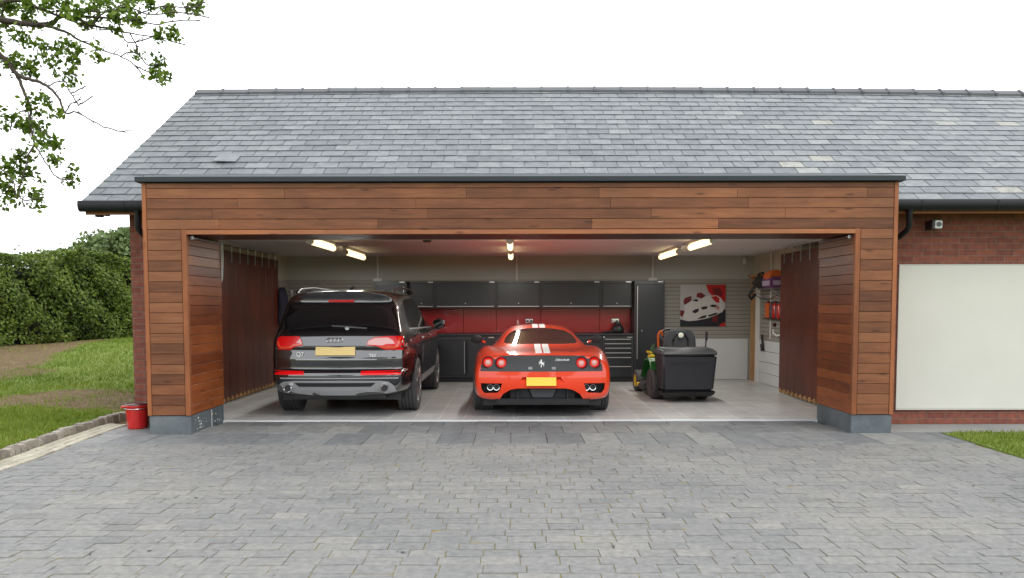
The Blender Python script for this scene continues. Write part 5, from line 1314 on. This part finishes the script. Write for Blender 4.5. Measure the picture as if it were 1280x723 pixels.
for i in range(NL):
    t = random.random() ** .9; p, nn = hp(t); d = t * cum[-1]; H_ = hh(t)
    if random.random() < .72:
        u = random.random(); z = H_ * (1 - (1 - u) ** 1.15) if u > .1 else H_ * u
        bul = .30 * lump(d * .8, z * 1.3) + .12 * math.sin(d * 4 + z * 5) ; w = .80 * (1 - .25 * max(0, z / H_ - .7)) * (.80 + .20 * min(1, z / .5)) + bul * .55
        if lump(d * 1.9 + 3, z * 2.3 + 1) < -.52 and random.random() < .75: continue
        w -= random.random() ** 2 * .35
        q = p + nn * w; n_ = Vector((nn.x, nn.y, .35))
    else:
        w = random.uniform(-.8, .8); z = H_ + .07 * lump(d * 2.2, w * 3) - random.random() ** 2 * .2; q = p + nn * w; n_ = Vector((0, 0, 1))
        if random.random() < .03: z += random.uniform(0, .22)
    g = gz(q.x, q.y)
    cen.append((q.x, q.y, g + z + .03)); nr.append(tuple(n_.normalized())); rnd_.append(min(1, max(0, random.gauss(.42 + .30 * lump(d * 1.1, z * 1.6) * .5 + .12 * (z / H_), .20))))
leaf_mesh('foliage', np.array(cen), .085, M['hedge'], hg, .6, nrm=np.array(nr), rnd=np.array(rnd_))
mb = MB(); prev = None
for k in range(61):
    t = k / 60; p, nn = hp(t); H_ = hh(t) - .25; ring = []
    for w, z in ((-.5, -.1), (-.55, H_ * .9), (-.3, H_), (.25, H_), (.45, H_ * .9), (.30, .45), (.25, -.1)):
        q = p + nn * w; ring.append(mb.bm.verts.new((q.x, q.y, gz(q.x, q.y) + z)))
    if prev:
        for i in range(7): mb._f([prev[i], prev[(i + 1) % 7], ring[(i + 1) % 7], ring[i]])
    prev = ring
mb.build('light_block_core', simple('hedge_core', (.012, .014, .006), .95), hg)  # solid dark core added inside the hedge to block light
mb = MB()
for k in range(60):
    t = random.random(); p, nn = hp(t); q = p + nn * random.uniform(0, .45); g = gz(q.x, q.y)
    mb.tube([(q.x, q.y, g - .05), (q.x + random.uniform(-.1, .1), q.y, g + .35), (q.x + random.uniform(-.25, .25), q.y, g + .9)], [.025, .02, .012], 5)
kind(mb.build('stems', M['bark'], hg), 'stuff')

def crown_tree(name, label, x, y, h, r, n=9000, leaf=.22, group=None, m='far', seed=1):
    rr = random.Random(seed); g = gz(x, y)
    t = thing(name, label, 'tree', (x, y, g), group=group)
    mb = MB(); mb.tube([(x, y, g - .2), (x + .1, y, g + h * .25), (x - .05, y, g + h * .55)], [r * .09, r * .065, r * .03], 8)
    for k in range(7):
        a = rr.uniform(0, 6.28); z0 = h * rr.uniform(.25, .5); mb.tube([(x, y, g + z0), (x + r * .35 * math.cos(a), y + r * .35 * math.sin(a), g + z0 + h * .15), (x + r * .7 * math.cos(a), y + r * .7 * math.sin(a), g + z0 + h * .25)], [r * .04, r * .025, r * .01], 6)
    mb.build('trunk', M['bark'], t)
    cl = []
    for k in range(34):
        a = rr.uniform(0, 6.28); e = rr.uniform(-.5, 1); rad = r * rr.uniform(.45, .82) * math.sqrt(max(0, 1 - e * e * .6))
        cl.append((x + rad * math.cos(a), y + rad * math.sin(a), g + h * .62 + h * .33 * e, r * rr.uniform(.22, .40)))
    cen, rn = [], []
    for i in range(n):
        c = rr.choice(cl); v = Vector((rr.gauss(0, 1), rr.gauss(0, 1), rr.gauss(0, 1))).normalized() * c[3] * rr.uniform(.6, 1.08)
        cen.append((c[0] + v.x, c[1] + v.y, c[2] + v.z * .8)); rn.append(min(1, max(0, rr.gauss(.5, .2) + .12 * v.z / c[3])))
    leaf_mesh('crown', np.array(cen), leaf, M[m], t, .7, rnd=np.array(rn))
crown_tree('tree', 'rounded green tree rising behind the far end of the hedge', -28.6, 62, 4.6, 3.8, 16000, .34, 'trees beyond the hedge', seed=3)
crown_tree('tree', 'wide pale green tree behind the hedge beside the brick corner', -25.7, 58, 5.0, 2.8, 15000, .32, 'trees beyond the hedge', seed=5)
crown_tree('tree', 'lower tree at the outer edge of the clump behind the hedge', -32.2, 64, 2.8, 1.8, 9000, .34, 'trees beyond the hedge', seed=8)

# the oak whose branches hang in over the drive: trunk stands outside the picture
ok = thing('oak_tree', 'young oak whose thin leafy branches reach over the drive towards the roof', 'oak tree', (-11.4, 11.6, .05))
Yb = 11.6
def zb_(p, d=0): 
    q = at(p[0] / 2.678, p[1] / 2.678, Yb + d); return q
limbs = [([(-260, 330), (-180, 120), (-90, 60), (0, 62), (60, 74), (130, 82), (175, 74), (215, 52), (262, 60), (310, 85), (380, 97), (460, 112), (540, 126), (620, 147)], .060, .3),
         ([(-90, 60), (0, 10), (60, 0), (130, 25), (200, 50), (260, 76), (320, 95)], .045, .0),
         ([(150, 84), (220, 105), (260, 127), (330, 160), (400, 185), (450, 215), (490, 266)], .022, .1),
         ([(200, 50), (300, 52), (380, 60), (450, 66), (520, 76), (590, 66), (670, 66)], .020, -.2),
         ([(190, 35), (260, 30), (350, 42), (430, 20), (500, 50), (600, 40), (700, 56)], .018, -.4),
         ([(450, 66), (480, 40), (560, 20), (640, 28), (690, 5)], .012, -.3),
         ([(-260, 330), (-160, 230), (-60, 175), (0, 180), (30, 210), (62, 250), (110, 266), (160, 286), (195, 322), (220, 374), (262, 376), (310, 405), (360, 426), (425, 443)], .045, -.2),
         ([(62, 250), (86, 300), (100, 360), (106, 420), (120, 480), (140, 520), (160, 552), (190, 590), (240, 600)], .024, -.3),
         ([(160, 286), (215, 270), (240, 310), (262, 350)], .010, -.2), ([(215, 270), (225, 240), (260, 255)], .008, -.2), ([(240, 310), (285, 285)], .007, -.2), ([(262, 350), (310, 320)], .007, -.2),
         ([(220, 374), (240, 345), (270, 330)], .008, -.1), ([(200, 50), (230, 5), (250, -40)], .02, 0), ([(60, 0), (90, -30), (160, -60)], .03, 0), ([(310, 85), (350, 40), (420, 10), (470, -20)], .014, .1),
         ([(100, 360), (60, 380), (40, 410), (30, 430)], .010, -.3), ([(106, 420), (150, 440), (190, 470)], .010, -.3), ([(120, 480), (90, 520), (85, 570), (60, 640), (90, 670), (140, 655)], .012, -.4),
         ([(-160, 230), (-120, 420), (-60, 520), (0, 560), (40, 600), (60, 660)], .022, -.5), ([(-60, 520), (-30, 600), (0, 620), (30, 625)], .012, -.5), ([(20, 20), (10, 60), (45, 100)], .02, .2),
         ([(400, 185), (460, 175), (500, 220), (540, 215)], .008, .1), ([(450, 215), (500, 240), (560, 265)], .008, .1), ([(440, 110), (460, 150), (462, 175)], .008, .2), ([(330, 95), (400, 100), (430, 140), (540, 120)], .010, .1)]
mb = MB(); trunk0 = Vector((-11.4, 11.6, 0)); anchor = zb_((-260, 330), 0)
mb.tube([(-11.4, 11.6, -.1), (-11.35, 11.65, 1.2), (-11.2, 11.7, 2.4), (-11.0, 11.7, 3.6), (-10.9, 11.6, 5.2), (-10.8, 11.5, 6.8), (-10.7, 11.4, 8.0)], [.26, .21, .19, .17, .12, .08, .03], 14)
mb.tube([(-11.1, 11.7, 3.0), (-10.2, 11.6, 3.25), anchor], [.10, .09, .075], 10)
for pts, r0, d in limbs:
    P3 = [zb_(p, d * (i / len(pts))) + Vector((0, random.uniform(-.04, .04), 0)) for i, p in enumerate(pts)]
    if pts[0] == (-260, 330): P3[0] = anchor
    # smooth with Catmull-Rom
    Q3 = []
    for i in range(len(P3) - 1):
        p0, p1, p2, p3 = P3[max(0, i - 1)], P3[i], P3[i + 1], P3[min(len(P3) - 1, i + 2)]
        for k in range(4):
            u = k / 4; Q3.append(.5 * ((2 * p1) + (p2 - p0) * u + (2 * p0 - 5 * p1 + 4 * p2 - p3) * u * u + (3 * p1 - p0 - 3 * p2 + p3) * u ** 3) + Vector([random.uniform(-.008, .008) for _ in range(3)]))
    Q3.append(P3[-1]); n = len(Q3)
    mb.tube(Q3, [max(.0085, r0 * (1 - i / n) ** 1.1) for i in range(n)], 7)
    for i in range(3, n - 1, 2):                     # side twigs
        if random.random() < .7:
            a = Q3[i]; v = Vector((random.uniform(-.1, .5), random.uniform(-.3, .3), random.uniform(-.4, .35))); l = random.uniform(.12, .4)
            mb.tube([a, a + v * l * .5 + Vector((0, 0, .01)), a + v * l], [.007, .006, .004], 5)
mb.build('branches', M['bark'], ok, smooth=60)
cl = [(75, 115, 25), (165, 160, 38), (190, 210, 45), (240, 150, 36), (240, 225, 48), (55, 205, 42), (100, 230, 36), (120, 355, 34), (40, 400, 34), (90, 430, 36), (130, 460, 38), (172, 475, 40), (75, 510, 38), (30, 560, 36), (90, 570, 36), (170, 530, 22), (232, 590, 30), (60, 660, 46), (120, 655, 30), (18, 620, 28),
      (540, 110, 30), (575, 120, 14), (460, 172, 16), (530, 215, 20), (515, 245, 24), (555, 264, 14), (420, 40, 40), (440, 15, 44), (330, 15, 48), (460, 80, 26), (250, 30, 50), (140, 15, 60), (60, 25, 55), (20, 50, 36), (580, 30, 16), (640, 20, 30), (680, 10, 18), (510, 10, 26), (400, 100, 16), (330, 155, 12), (345, 190, 12), (190, 375, 8), (95, 45, 40), (200, 20, 50), (380, 60, 25), (160, 340, 20), (20, 380, 18), (560, 30, 14), (290, 75, 30),
      (-60, 120, 90), (-150, 40, 120), (-140, 260, 90), (-60, 360, 60), (-100, 480, 80), (-40, 600, 60), (-200, 160, 110)]
cen = []
for x, y, r in cl:
    c = zb_((x, y), random.uniform(-.3, .3)); rr_ = r / 2.678 / F * Yb
    nsub = max(2, int(r / 4.6))
    for _ in range(nsub):
        s = c + Vector((random.gauss(0, .48), random.gauss(0, .5), random.gauss(0, .48))) * rr_
        for _ in range(random.randint(10, 18)): cen.append(tuple(s + Vector([random.gauss(0, .040) for _ in range(3)])))
for k in range(40):                                    # rest of the crown, out of the picture
    a = random.uniform(0, 6.28); q = Vector((-12.0 + 1.6 * math.cos(a), 11.4 + 2.0 * math.sin(a), random.uniform(5.5, 8.5)))
    for _ in range(90): cen.append(tuple(q + Vector([random.gauss(0, .35) for _ in range(3)])))
leaf_mesh('leaves', np.array(cen), .078, M['oak'], ok, .62)

# trees across the drive, behind the camera: only their reflection shows
for i, (x, y, h, r, lb) in enumerate(((-9, -24, 8.5, 4.2, 'tree across the drive, mirrored in the black car'), (0, -30, 7, 4.5, 'broad tree across the drive facing the garage'), (9, -26, 8, 3.6, 'tree across the drive opposite the mower'))):
    crown_tree('tree', lb, x, y, h, r, 3500, .5, 'trees across the drive', seed=20 + i)
